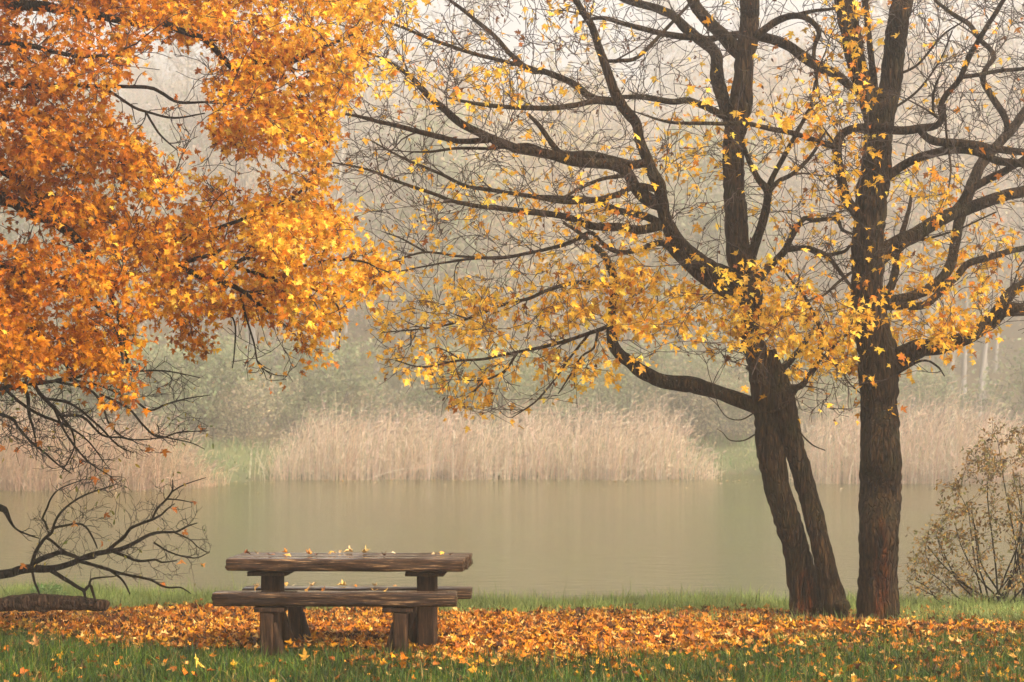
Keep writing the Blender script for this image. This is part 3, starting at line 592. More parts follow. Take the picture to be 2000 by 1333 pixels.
# orange maple whose trunk stands out of frame on the left
D = Tree(31); YD = 15.6
D.limb([(-420, 1290, 55), (-410, 1150, 46), (-400, 950, 42), (-410, 700, 40), (-395, 450, 36), (-380, 200, 30), (-330, -20, 24), (-300, -250, 14)], dY=.2, Y0=YD, name='trunk', flare=.2)
for dy, pts in [
    (-.5, [(-398, 560, 20), (-250, 420, 17), (-120, 365, 15), (0, 386, 13), (45, 406, 12), (80, 423, 11), (115, 437, 10), (160, 480, 8), (210, 560, 6), (240, 650, 4), (250, 730, 2)]),
    (.9, [(-396, 480, 20), (-250, 350, 16), (-100, 305, 12), (0, 332, 9.5), (45, 364, 9), (87, 385, 8.5), (140, 395, 8), (192, 413, 7.5), (240, 450, 7), (300, 502, 6.5), (340, 516, 6), (395, 541, 5.6), (458, 561, 5), (500, 590, 3.4), (560, 640, 2)]),
    (.3, [(345, 517, 5), (385, 505, 4.2), (413, 498, 4), (434, 486, 3)]),
    (-.5, [(420, 545, 5), (441, 519, 4.4), (462, 513, 4), (480, 505, 3.6), (520, 512, 2)]),
    (-.3, [(452, 521, 4), (472, 526, 4), (518, 540, 3.8), (546, 550, 3.2), (600, 560, 2.4), (660, 600, 1.8), (662, 680, 1.2)]),
    (.5, [(-370, 150, 22), (-200, 20, 18), (-60, 0, 15), (20, 8, 12), (120, 20, 9), (200, 32, 7.5), (262, 45, 6.5), (315, 45, 6.2), (350, 60, 6), (402, 80, 6.2), (437, 115, 6), (458, 133, 6), (490, 122, 6), (532, 122, 5.6), (577, 119, 4.5), (640, 90, 3.4), (710, 60, 2)]),
    (-.5, [(-385, 300, 16), (-230, 190, 13), (-100, 150, 10), (0, 165, 7), (100, 168, 5), (160, 168, 4.2), (210, 170, 3.8), (287, 171, 3.6), (315, 182, 3.4), (350, 200, 3), (410, 200, 2)]),
    (.2, [(200, 171, 3.4), (224, 185, 3), (262, 210, 2.8), (290, 220, 2.6), (340, 231, 2.2), (400, 222, 1.4)]),
    (.2, [(284, 218, 2.4), (300, 245, 2.2), (315, 266, 2), (347, 294, 1.2)]),
    (.6, [(-390, 380, 16), (-220, 270, 13), (-100, 225, 9), (0, 232, 6.5), (70, 220, 5), (130, 250, 4), (190, 280, 3), (240, 320, 2)]),
    (-.6, [(-400, 650, 16), (-250, 530, 13), (-100, 500, 10), (0, 520, 8), (70, 540, 6), (150, 570, 5), (220, 630, 3.6), (240, 700, 2.4)]),
    (-1.0, [(-402, 720, 15), (-250, 610, 12), (-120, 580, 9), (0, 600, 6), (60, 640, 4.4), (110, 690, 3.4), (150, 745, 2)]),
    (.7, [(290, 496, 5), (350, 470, 4.6), (430, 445, 4), (520, 410, 3.4), (580, 380, 2.8), (640, 320, 2)]),
    (-.4, [(530, 543, 3.4), (590, 520, 3), (660, 508, 2.4), (720, 515, 1.8), (750, 540, 1.2)]),
    (.4, [(532, 122, 4), (570, 170, 3.4), (610, 230, 2.6), (640, 280, 2)]),
    (-.4, [(458, 133, 4.5), (480, 180, 3.6), (520, 230, 2.6), (560, 270, 1.8)]),
    (-.2, [(452, 570, 2.4), (448, 603, 2), (460, 638, 1.8), (458, 690, 1.4), (454, 720, 1)]),
    (-.3, [(470, 575, 2.6), (480, 617, 2.2), (497, 673, 1.8), (505, 712, 1.5), (535, 732, 1.1), (560, 735, .8)]),
    (.8, [(-330, 20, 12), (-150, -90, 9), (50, -110, 7), (300, -80, 5), (500, -60, 4), (700, -20, 2.6), (760, 20, 1.6)]),
    (-.7, [(-380, 240, 12), (-200, 100, 9), (-60, 80, 7), (60, 90, 5), (150, 110, 4), (230, 110, 2.4)]),
]:
    D.limb(pts, dY=dy, rough=.5)
gD = D.g
CROWN_D = [(-260, -120), (300, -140), (740, -120), (745, 20), (720, 110), (690, 180), (650, 240), (645, 330), (620, 380), (690, 440), (740, 490), (768, 540), (735, 580), (665, 575), (655, 640), (665, 720), (605, 705), (580, 660), (510, 610), (420, 600), (395, 690), (330, 660), (270, 660), (262, 780), (215, 790), (160, 740), (90, 725), (40, 745), (-60, 720), (-260, 700)]
HOLE_D = [(265, 85), (345, 62), (415, 90), (428, 150), (412, 200), (408, 260), (440, 282), (520, 290), (575, 300), (545, 340), (490, 352), (455, 372), (425, 335), (385, 345), (320, 340), (285, 300), (270, 250), (200, 195), (240, 165), (250, 120)]
HOLE_D2 = [(-30, 392), (20, 398), (90, 440), (120, 452), (70, 470), (20, 462), (-30, 450)]
def keepD(px, py):
    if in_poly(np.array([px]), np.array([py]), HOLE_D)[0]: return .0
    return 1.0
D.grow(crown_targets(D, CROWN_D, 430, .5, gD, keepD), r_a=.005, r_b=.011, wig=.12)
D.grow(crown_targets(D, CROWN_D, 1250, .6, gD, keepD), wig=.11)
D.grow(crown_targets(D, HOLE_D, 60, .3, gD), wig=.14)
D.grow(crown_targets(D, [(440, 590), (560, 590), (590, 740), (530, 750), (450, 720)], 40, .25, gD), wig=.12, droop=.3)
tipsD = np.array([p[-1] for p, _ in D.paths]); dirD = np.array([nrm(p[-1]-p[-2]) for p, _ in D.paths])
sp, spd = D.spurs(4.5)
allT = np.vstack([tipsD, sp]); allD = np.vstack([dirD, spd])
px_, py_ = to_px(allT)
inside = in_poly(px_, py_, CROWN_D) & ~in_poly(px_, py_, HOLE_D) & ~in_poly(px_, py_, HOLE_D2)
dens = np.where(inside, 1.7, .06)*(.35+1.2*np.clip(1.6*vnoise(np.stack([px_*.009, py_*.022, allT[:, 1]*.3], -1), 17)-.3, 0, 1.1))
dens = np.where((px_ < 260) & (py_ < 480) & (py_ > 330), dens*.8, dens)
cnt = gD.poisson(dens*8.6); pick = np.repeat(np.arange(len(allT)), cnt); n = len(pick)
pos = allT[pick]+gD.normal(0, .06, (n, 3))
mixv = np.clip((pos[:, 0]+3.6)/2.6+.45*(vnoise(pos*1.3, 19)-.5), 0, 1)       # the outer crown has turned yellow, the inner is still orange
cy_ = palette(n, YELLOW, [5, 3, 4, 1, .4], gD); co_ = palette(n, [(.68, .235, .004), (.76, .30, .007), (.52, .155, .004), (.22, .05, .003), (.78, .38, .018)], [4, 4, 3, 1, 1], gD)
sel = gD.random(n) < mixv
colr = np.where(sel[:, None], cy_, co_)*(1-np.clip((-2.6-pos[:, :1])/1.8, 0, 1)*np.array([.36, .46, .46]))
rootD = empty('maple_tree', (*at(-415, 1280, YD)[:2], lawn_z(YD)), 'dense orange maple reaching in from the left with its trunk out of view', 'tree', 'maples on the lawn')
D.build(rootD, M['bark_dark'], (.030, .020, .014))
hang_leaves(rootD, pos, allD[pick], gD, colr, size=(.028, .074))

# bare tree on the left: low limbs over the log
E = Tree(43); YE = 18.0
E.limb([(-300, 1225, 40), (-290, 1120, 32), (-300, 950, 28), (-280, 800, 24), (-290, 600, 20), (-270, 350, 14), (-280, 100, 8)], dY=.2, Y0=YE, name='trunk', flare=.2)
for dy, pts in [
    (.1, [(-292, 1130, 14), (-150, 1140, 11), (0, 1123, 9), (34, 1114, 9), (61, 1110, 8.5), (101, 1110, 7), (135, 1102, 6), (158, 1092, 5.5), (180, 1083, 5.2), (207, 1078, 5), (236, 1073, 4.4), (259, 1063, 4), (292, 1045, 3.3), (315, 1040, 2.8), (344, 1039, 2.2), (364, 1029, 1.8), (385, 1022, 1)]),
    (.3, [(207, 1078, 4), (225, 1063, 3.6), (243, 1049, 3.3), (254, 1033, 3), (281, 1022, 2.8), (299, 1015, 2.6), (315, 1006, 2.2), (326, 995, 1.8), (341, 984, 1)]),
    (-.2, [(297, 1015, 2.4), (308, 993, 2.2), (326, 975, 2), (337, 957, 1.6), (337, 937, 1)]),
    (.1, [(335, 961, 1.6), (360, 947, 1.2), (402, 933, .8)]),
    (.1, [(326, 975, 1.6), (350, 977, 1.3), (380, 983, .8)]),
    (-.4, [(61, 1108, 6), (76, 1094, 5.4), (101, 1085, 5), (117, 1080, 4.6), (140, 1085, 4), (162, 1092, 3), (185, 1090, 2)]),
    (-.4, [(63, 1101, 4), (70, 1078, 3.6), (81, 1060, 3.4), (90, 1050, 3.4), (101, 1040, 3.2), (106, 1024, 2.7), (119, 1002, 2.4), (144, 980, 2), (175, 964, 1.8), (216, 950, 1.1)]),
    (.3, [(90, 1050, 3), (103, 1058, 2.8), (124, 1076, 2.6), (150, 1091, 2)]),
    (.2, [(106, 1031, 2.6), (126, 1027, 2.4), (153, 1023, 2.2), (169, 1031, 2), (184, 1056, 1.8), (190, 1072, 1.2)]),
    (-.3, [(97, 1047, 2.6), (88, 1020, 2.4), (83, 1013, 2.2), (92, 993, 2), (99, 975, 1.8), (117, 955, 1.5), (157, 939, .9)]),
    (-.35, [(97, 1113, 5), (117, 1126, 4.5), (139, 1139, 4), (157, 1150, 3.8), (164, 1155, 3.2), (169, 1178, 2)]),
    (-.2, [(152, 1096, 4), (184, 1105, 3.5), (214, 1114, 3.1), (247, 1123, 2.8), (292, 1132, 2.5), (315, 1144, 2.2), (331, 1148, 2), (353, 1148, 1.6), (373, 1160, .9)]),
    (.4, [(222, 1078, 3.4), (247, 1087, 3), (270, 1096, 2.7), (304, 1094, 2.2), (315, 1099, 1.9), (345, 1096, 1)]),
    (-.1, [(164, 1155, 3.4), (175, 1144, 3.2), (180, 1155, 2.8), (187, 1178, 2)]),
    (.1, [(175, 1144, 2.6), (178, 1132, 2.2), (202, 1128, 1.8), (225, 1126, 1.3), (242, 1118, .8)]),
    (-.2, [(63, 1116, 2.8), (67, 1137, 2.4), (72, 1148, 2.2), (78, 1166, 1.4)]),
    (-.2, [(214, 1114, 2.4), (236, 1130, 2.2), (247, 1146, 2), (254, 1161, 1.2)]),
    (.2, [(340, 1040, 2), (371, 1054, 1.5), (387, 1069, 1.2), (407, 1081, .8)]),
    (.1, [(300, 1060, 2), (335, 1080, 1.6), (380, 1090, 1.3), (410, 1078, .8)]),
    (-.5, [(-298, 860, 14), (-150, 790, 10), (-60, 765, 8), (0, 757, 7), (25, 757, 6.4), (50, 750, 4.6), (75, 750, 4), (110, 745, 3.2), (160, 735, 2.4), (212, 705, 2), (237, 725, 1.8), (320, 725, 1.4), (390, 738, .8)]),
    (.1, [(37, 756, 4.6), (50, 765, 4.2), (55, 780, 3.8), (57, 810, 3.2), (66, 840, 2.2), (72, 880, 1.2)]),
    (-.2, [(67, 752, 4.2), (82, 775, 4), (105, 797, 3.6), (125, 820, 3.2), (140, 840, 2.4), (145, 875, 1.7), (120, 925, 1)]),
    (.2, [(12, 762, 3.6), (37, 785, 3.2), (75, 810, 3), (125, 830, 2.4), (170, 860, 1.8), (205, 905, 1)]),
    (-.2, [(-150, 800, 5), (-70, 800, 4.2), (0, 810, 3.6), (25, 820, 3.3), (35, 835, 3), (62, 865, 2.6), (87, 885, 2.2), (112, 907, 1.8), (140, 925, 1)]),
    (.2, [(118, 812, 3), (162, 815, 2.6), (200, 850, 2.2), (237, 855, 1.8), (262, 862, 1)]),
    (.3, [(110, 745, 3), (175, 762, 2.6), (200, 795, 2.3), (215, 830, 1.9), (250, 857, 1.5), (320, 856, 1)]),
    (-.1, [(130, 742, 3), (190, 752, 2.6), (237, 772, 2.4), (262, 782, 2.3), (292, 802, 2.2), (325, 790, 1.8), (360, 780, 1.5), (410, 772, .8)]),
    (.1, [(195, 770, 2.5), (250, 797, 2.4), (275, 825, 2.2), (300, 850, 2), (320, 855, 1.8), (350, 845, 1.4), (405, 842, .8)]),
    (.0, [(300, 850, 1.8), (340, 858, 1.5), (375, 866, 1.1), (400, 878, .7)]),
    (.2, [(85, 778, 3), (140, 790, 2.6), (190, 830, 2.2), (230, 870, 1.6), (262, 885, 1)]),
    (-.2, [(105, 797, 2.6), (130, 850, 2.2), (170, 900, 1.8), (215, 930, 1)]),
    (.0, [(-293, 1000, 12), (-150, 990, 9), (-40, 985, 8), (0, 993, 7.2), (10, 1000, 6), (16, 1012, 4), (30, 1032, 2.2), (48, 1042, 1.8), (65, 1048, 1.5), (77, 1052, .9)]),
]:
    E.limb(pts, dY=dy, rough=.4)
gE = E.g
LOW_E = [(50, 1100), (60, 1010), (110, 950), (200, 925), (290, 960), (340, 935), (400, 1000), (420, 1070), (350, 1140), (250, 1140), (150, 1110)]
UP_E = [(0, 750), (100, 735), (200, 690), (330, 700), (410, 760), (410, 850), (300, 890), (230, 960), (130, 960), (60, 880), (0, 850)]
E.grow(crown_targets(E, LOW_E, 150, .3, gE), r_b=.006, wig=.14, rmin=.0022)
E.grow(crown_targets(E, UP_E, 480, .4, gE), r_b=.007, wig=.14, droop=.1, rmin=.0024)
E.grow(crown_targets(E, LOW_E, 260, .3, gE), r_b=.005, wig=.14, rmin=.002)
E.grow(crown_targets(E, [(-20, 700), (60, 700), (200, 800), (180, 950), (60, 900), (-20, 860)], 420, .4, gE), r_b=.006, wig=.14, rmin=.003)
sp, spd = E.spurs(5.0, .05, .16, .002)
rootE = empty('bare_tree', (*at(-298, 1215, YE)[:2], lawn_z(YE)), 'nearly leafless dark tree at the left edge whose drooping limbs hang over the log', 'tree')
E.build(rootE, M['bark_dark'], (.016, .010, .006))
i1 = gE.choice(len(sp), 200); hang_leaves(rootE, sp[i1], spd[i1], gE, palette(200, [(.20, .20, .03), (.40, .32, .04), (.10, .14, .03), (.5, .45, .3)], [3, 2, 2, 1], gE), size=(.03, .065), outline=OUT_OVAL, name='foliage')
i1 = gE.choice(len(sp), 42); hang_leaves(rootE, sp[i1], spd[i1], gE, palette(42, [(.55, .18, .02), (.6, .25, .05), (.35, .1, .02)], [3, 2, 1], gE), size=(.05, .09), outline=OUT_HI, curl=1.0, name='foliage')

# ------------------------------------------------------------------ log, shrub, small plant
YL = 17.9
Cl = [[*at(-260, 1191, YL+.1), 16.8*YL/F], [*at(-150, 1193, YL), 15.7*YL/F], [*at(0, 1181, YL), 13.4*YL/F], [*at(40, 1178, YL), 15.7*YL/F], [*at(75, 1176, YL), 16.8*YL/F], [*at(120, 1177, YL), 14.6*YL/F], [*at(170, 1180, YL-.02), 12.9*YL/F], [*at(205, 1182, YL-.05), 11.2*YL/F], [*at(211, 1183, YL-.06), 9.0*YL/F]]
Vl, fl_, Pl, *_ = one_tube(Cl, .02, 36, 1.0, 77)
rootL = empty('fallen_log', (Pl[:, 0].mean(), Pl[:, 1].mean(), lawn_z(YL)), 'rough brown fallen log half sunk in orange leaves under the bare limbs', 'log')
mesh_obj('log_trunk', Vl, fl_, M['bark_log'], rootL, np.array(rootL.location), smooth=True)
Vs, fs_, *_ = one_tube([[*at(172, 1182, YL-.1), .03], [*at(176, 1178, YL-.12), .028], [*at(178, 1175, YL-.13), .02]], .01, 12, 1.0, 3)
mesh_obj('branch_stub', Vs, fs_, M['bark_log'], rootL, np.array(rootL.location), smooth=True)

H = Tree(57); gH = H.g; YH = 20.4
bx, bz = at(1960, 1192, YH)[0], lawn_z(YH)
stems = []
for k in range(26):
    tx = gH.uniform(1770, 2190); top = np.interp(tx, [1770, 1800, 1850, 1900, 1940, 1990, 2080, 2190], [1110, 1030, 960, 900, 840, 850, 860, 980])+gH.uniform(0, 120)
    b0 = np.array([bx+gH.normal(0, .16), YH+gH.normal(0, .2), bz-.03]); e0 = at(tx, top, YH+gH.normal(0, .35))
    mid = (b0*.55+e0*.45)+np.array([(e0[0]-b0[0])*.12, gH.normal(0, .06), -.06])
    C = np.array([[*b0, .011], [*((b0+mid)/2+gH.normal(0, .02, 3)), .0095], [*mid, .008], [*((mid+e0)/2+gH.normal(0, .03, 3)), .006], [*e0, .003]])
    V, faces, P, rr, T = one_tube(C, .06, 6, 0)
    stems.append((V, faces)); H.add_nodes(P, T, rr); H.paths.append((catmull(C, 10)[:, :3][[0, 1, 2, 3, 4, 4]]*1.0, np.array([.003]*6)))
H.paths = []
SHRUB = [(1765, 1150), (1775, 1090), (1810, 1010), (1850, 930), (1900, 880), (1935, 850), (2000, 830), (2190, 860), (2190, 1170), (1900, 1175)]
H.grow(crown_targets(H, SHRUB, 430, .35, gH), r_b=.004, r_a=.003, wig=.08, lift=.3, rmin=.0022)
sp, spd = H.spurs(15, .05, .22, .002)
tipsH = np.vstack([np.vstack([p for p, _ in H.paths]), sp, sp]); dH = np.vstack([np.vstack([nrm(np.gradient(p, axis=0)) for p, _ in H.paths]), spd, spd])
i1 = gH.choice(len(tipsH), 8500)
rootH = empty('willow_shrub', (bx, YH, bz), 'many-stemmed shrub with small brown and olive leaves at the right water edge', 'shrub')
V, faces = join(stems); mesh_obj('stem_clump', V, faces, M['bark_dark'], rootH, np.array(rootH.location), smooth=True)
V, faces = join([tubes(np.array([p for p, _ in H.paths]), np.array([r for _, r in H.paths]), 4), tubes(*H.spur, 3)])
mesh_obj('twig_growth', V, faces, M['twig'], rootH, np.array(rootH.location), col=np.tile((.05, .032, .02), (len(V), 1)))
hang_leaves(rootH, tipsH[i1]+gH.normal(0, .02, (8500, 3)), nrm(dH[i1]*1.5+np.array([0, 0, .9])), gH, palette(8500, [(.26, .15, .04), (.34, .20, .055), (.17, .16, .055), (.34, .31, .15), (.46, .28, .06), (.10, .05, .02)], [4, 3, 3, 2, 1.5, 2], gH, .25), size=(.028, .062), outline=OUT_OVAL, curl=.4, petiole=.01)

gp = np.random.default_rng(5); YP = 21.0
cp = at(92, 1158, YP)
n = 420; r_ = gp.random((n, 1))**.5; th = gp.uniform(0, 2*np.pi, (n, 1))
Pp = np.hstack([cp[0]+r_*np.cos(th)*.20, YP+r_*np.sin(th)*.2, lawn_z(YP)+.05+.16*(1-r_**2)*gp.random((n, 1))+.02])
V, faces, k = leaves(Pp, nrm(np.hstack([np.cos(th)*.7, np.sin(th)*.7, .5+0*th])+gp.normal(0, .3, (n, 3))), nrm(np.array([0, -.2, 1])+gp.normal(0, .4, (n, 3))), gp.uniform(.035, .07, n), OUT_OVAL, .4, gp)
rp = empty('leafy_weed', (cp[0], YP, lawn_z(YP)), 'low pale green leafy plant at the grassy edge behind the bare limbs', 'plant')
mesh_obj('foliage', V, faces, M['foliage_far'], rp, np.array(rp.location), col=np.repeat(palette(n, [(.16, .24, .08), (.10, .18, .05), (.26, .32, .15)], [2, 2, 1], gp), k, 0))
Pst = np.array([[[cp[0], YP, lawn_z(YP)-.02], [(cp[0]+p[0])/2, (YP+p[1])/2, p[2]*.5+lawn_z(YP)*.5+.02], p] for p in Pp[::12]])
V, faces = tubes(Pst, np.full((len(Pst), 3), .003), 4); mesh_obj('stem_clump', V, faces, M['twig'], rp, np.array(rp.location), col=np.tile((.08, .10, .03), (len(V), 1)))

# ------------------------------------------------------------------ picnic table and benches
def beam(name, size, mat, parent, loc, rot=0.0, seed=0, bev=.012, rough=.006, shape=None, nx_=60):
    """weathered timber, x long: lofted section with worn edges and split ends"""
    L, Wd, Ht = size; g = np.random.default_rng(seed)
    sec = [(-1, -1), (1, -1), (1, 1), (-1, 1)]; ring = []
    for (a, b), (c, d) in zip(sec, sec[1:]+sec[:1]):
        for q in np.linspace(0, 1, 7)[:-1]:
            ring.append((a+(c-a)*q, b+(d-b)*q))
    ring = np.array(ring); ring = np.sign(ring)*np.minimum(np.abs(ring), 1)
    n = len(ring); u = np.linspace(-.5, .5, nx_); u = np.concatenate([[-.5], u[1:-1]*.995, [.5]]); u[1] = -.4955; u[-2] = .4955; V = []
    for i, t_ in enumerate(u):
        end = min(i, nx_-1-i); sh = 1-(.16 if end == 0 else (.05 if end == 1 else 0))*min(1, bev/.012)
        y = ring[:, 0]*(Wd/2-(bev*.25 if end == 0 else 0)); z = ring[:, 1]*(Ht/2-(bev*.25 if end == 0 else 0))
        corner = (np.abs(ring[:, 0]) > .99) & (np.abs(ring[:, 1]) > .99)
        y = np.where(corner, y*(1-bev/Wd*.9), y); z = np.where(corner, z*(1-bev/Ht*.9), z)
        x = np.full(n, t_*L)
        if shape: x, y, z = shape(x, y, z, t_)
        V.append(np.stack([x, y, z], -1))
    V = np.array(V)
    q = V*np.array([3.2, 26, 26])+seed*7.3; d1 = vnoise(q, seed)-.5; q2 = V*np.array([1.2, 6, 6])+seed*3.1; d2 = vnoise(q2, seed+1)-.5
    dirn = np.stack([0*V[..., 0], np.sign(V[..., 1])*(np.abs(V[..., 1]) > Wd*.3), np.sign(V[..., 2])*(np.abs(V[..., 2]) > Ht*.3)], -1)
    calm = np.where(ring[:, 1] > .99, .12, 1.0)[None]         # the tops are worn flat
    V = V+dirn*((d1*rough*1.7+d2*rough*.35)*calm)[..., None]
    V[0, :, 0] += g.normal(0, .004, n); V[-1, :, 0] += g.normal(0, .004, n)
    base = np.arange(nx_-1)[:, None]*n; j = np.arange(n)[None]; j2 = (j+1) % n
    F4 = np.stack([base+j, base+j2, base+n+j2, base+n+j], -1).reshape(-1, 4)
    V = V.reshape(-1, 3); V = np.vstack([V, V[:n].mean(0), V[-n:].mean(0)]); jj = np.arange(n); c0, c1 = len(V)-2, len(V)-1; b = (nx_-1)*n
    F3 = np.vstack([np.stack([np.full(n, c0), (jj+1) % n, jj], -1), np.stack([np.full(n, c1), b+jj, b+(jj+1) % n], -1)])
    o = mesh_obj(name, V, [F4, F3], mat, parent); o.location = loc; o.rotation_euler = (0, 0, rot)
    return o
def post(name, w_, d_, h_, mat, parent, loc, seed):
    """upright timber: a beam stood on end"""
    o = beam(name, (h_, d_, w_), mat, parent, loc, 0, seed, .008, .004, nx_=24)
    me = o.data; n = len(me.vertices); c = np.empty(n*3, np.float32); me.vertices.foreach_get('co', c); c = c.reshape(-1, 3)
    c = np.stack([c[:, 2], c[:, 1], -c[:, 0]], -1); c = np.ascontiguousarray(c, np.float32)
    me.vertices.foreach_set('co', c.ravel()); me.update(); return o
def brace(name, w_, h_, d_, flip, mat, parent, loc):
    """triangular knee: wide at the foot, running up to nothing, slightly hollow on the slope"""
    pts = [(0, 0), (w_, 0), (w_*.93, h_*.06), (w_*.62, h_*.32), (w_*.34, h_*.66), (w_*.12, h_), (0, h_)]
    s = -1 if flip else 1
    V = [(s*x, -d_/2, z) for x, z in pts]+[(s*x, d_/2, z) for x, z in pts]; n = len(pts)
    Vc = np.array(V+[(s*w_*.3, -d_/2, h_*.3), (s*w_*.3, d_/2, h_*.3)]); k = np.arange(n)
    F4 = np.stack([k, (k+1) % n, (k+1) % n+n, k+n], -1); F3 = np.vstack([np.stack([np.full(n, 2*n), (k+1) % n, k], -1), np.stack([np.full(n, 2*n+1), k+n, (k+1) % n+n], -1)])
    if flip: F4 = F4[:, ::-1]; F3 = F3[:, ::-1]
    o = mesh_obj(name, Vc, [F4, F3], mat, parent); o.location = loc; return o
TR = R(-2.2)
# table
TY = 15.62; x0, x1 = (437-1000)*15.25/F, (902-1000)*15.25/F; tc = (x0+x1)/2+.03; zg = float(lawn_z(TY))
table = empty('picnic_table', (tc, TY, zg), 'heavy dark timber picnic table with fallen leaves on its wet top', 'table'); table.rotation_euler[2] = TR
ztop = .775-zg; th_ = .108; Lt = 1.965
for i, (dy, dx, dl) in enumerate([(-.268, 0, 0), (0, .012, .015), (.268, .02, .02)]):
    beam('plank', (Lt+dl, .262, th_), M['wood_top'], table, (dx, dy, ztop-th_/2), 0, 50+i, .014, .007)
for i, px in enumerate((532, 835)):
    lx = (px-1000)*TY/F-tc
    beam('cleat', (.31, .70, .046), M['post'], table, (lx, 0, ztop-th_-.026), 0, 60+i, .016, .003, nx_=10)
    post('leg', .158, .30, ztop-th_-.052+.06, M['post'], table, (lx, 0, (ztop-th_-.052-.06)/2), 64+i)
    brace('brace', .155, .34, .07, px > 700, M['post'], table, (lx+(.079 if px < 700 else -.079), .05, -.04))
# benches
def bench(Yc, px0, px1, ztop, legs, label, seed, th_, wd, rot):
    Yf = Yc-wd/2; xa, xb = (px0-1000)*Yf/F, (px1-1000)*Yf/F; xc = (xa+xb)/2; zg = float(lawn_z(Yc))
    r = empty('bench', (xc, Yc, zg), label, 'bench', 'timber benches beside the picnic table'); r.rotation_euler[2] = rot
    zt = ztop-zg
    beam('seat', (xb-xa, wd, th_), M['wood'], r, (0, 0, zt-th_/2), 0, seed, .014, .006)
    for i, px in enumerate(legs):
        lx = (px-1000)*(Yc-.1)/F-xc; inn = 1 if i == 0 else -1
        beam('cleat', (.24, wd*.92, .046), M['post'], r, (lx+.02*inn, 0, zt-th_-.026), 0, seed+3+i, .012, .003, nx_=10)
        post('leg', .112, .20, zt-th_-.052+.07, M['post'], r, (lx, -.02, (zt-th_-.052-.07)/2), seed+6+i)
        brace('brace', .115, (zt-th_)*.8, .15, i == 1, M['post'], r, (lx+inn*.056, -.02, -.05))
    return r
bench(14.90, 414, 891, .535, (521, 782), 'front timber bench on the near side of the picnic table', 80, .112, .27, TR*.6)
bench(16.28, 473, 921, .447, (575, 812), 'rear timber bench behind the picnic table, its wet seat strewn with leaves', 95, .098, .28, TR*.6)

# single leaves lying on the timber
def lone_leaf(px, py, Y, z, size, colr, label, group, seed, up=.25, outline=OUT_HI, curl=.7, tipdir=None):
    g = np.random.default_rng(seed); p = np.array([(px-1000)*Y/F, Y, z])
    t_ = nrm(np.array([[g.normal(), g.normal()*.6, up*g.random()]])) if tipdir is None else nrm(np.array([tipdir], float)); nn = nrm(np.array([[g.normal(0, .25), -.25, 1.]]))
    V, faces, k = leaves(np.zeros((1, 3))-t_*size*.4, t_, nn, np.array([size]), outline, curl, g)
    V[:, 2] -= V[:, 2].min()
    o = mesh_obj('maple_leaf', V, faces, M['litter'], col=np.tile(np.array(colr), (len(V), 1))); o.location = p
    return tag(o, label, 'leaf', group)
BR, YE_, TA, OR = (.20, .06, .015), (.78, .42, .06), (.62, .42, .20), (.70, .25, .02)
zt = .775+.006
TL = 'leaves lying on the table top'
for px, dY, sz, c_, lab in [
    (483, .30, .10, BR, 'small brown leaf nearest the left end of the table top'),
    (503, .42, .09, TA, 'pale thin leaf beside the big curled brown leaf, towards the left end of the table'),
    (527, .22, .16, (.34, .12, .03), 'big curled dark brown leaf on the left part of the table top'),
    (556, .55, .10, OR, 'small orange leaf upright at the back edge of the table, right of the brown one'),
    (563, .12, .13, (.66, .36, .09), 'flat amber leaf near the front edge on the left part of the table'),
    (600, .35, .14, (.55, .22, .04), 'long orange-brown leaf on the left middle of the table top'),
    (617, .24, .08, BR, 'tiny brown leaf left of the bright yellow leaf on the table'),
    (649, .30, .15, YE_, 'bright yellow-orange leaf standing up in the middle of the table top'),
    (664, .55, .09, TA, 'tan leaf just right of the bright yellow leaf on the table'),
    (681, .60, .14, (.68, .46, .2), 'pale arched leaf at the back edge in the middle of the table'),
    (716, .55, .14, (.66, .44, .16), 'pale folded tent-like leaf at the back, right of the middle of the table'),
    (752, .22, .08, (.15, .04, .015), 'small dark red-brown leaf right of the middle of the table'),
    (769, .38, .10, (.72, .58, .36), 'whitish leaf on the right half of the table top'),
    (848, .30, .09, (.74, .52, .26), 'small pale leaf touching the yellow leaf near the right end of the table'),
    (862, .33, .12, YE_, 'yellow leaf near the right end of the table top'),
    (882, .28, .09, (.12, .035, .015), 'dark shrivelled leaf nearest the right end of the table top')]:
    lone_leaf(px, 0, 15.26+dY, zt, sz*.5, c_, lab, TL, int(px), up=.35, curl=1.0)
for px, dY, sz, c_, lab in [
    (500, .05, .11, TA, 'tan leaf at the left end of the rear bench, left of the table leg'), (557, .10, .12, (.66, .38, .08), 'amber leaf on the rear bench just right of the left table leg'),
    (575, .15, .09, (.74, .62, .42), 'whitish leaf on the rear bench left of its middle'), (612, .1, .14, (.6, .4, .18), 'long tan leaf on the rear bench left of its middle, right of the whitish one'),
    (668, .14, .15, (.72, .46, .14), 'long pale yellow leaf in the middle of the rear bench'), (693, .05, .09, OR, 'small orange leaf on the rear bench right of the long pale yellow one'), (734, .12, .10, TA, 'pale leaf on the right half of the rear bench'), (772, .08, .08, (.55, .3, .1), 'brownish leaf on the rear bench left of the right table leg')]:
    lone_leaf(px, 0, 16.17+dY, .447+.006, sz*.52, c_, lab, 'leaves lying on the rear bench', int(px)+1, up=.3, curl=.9)
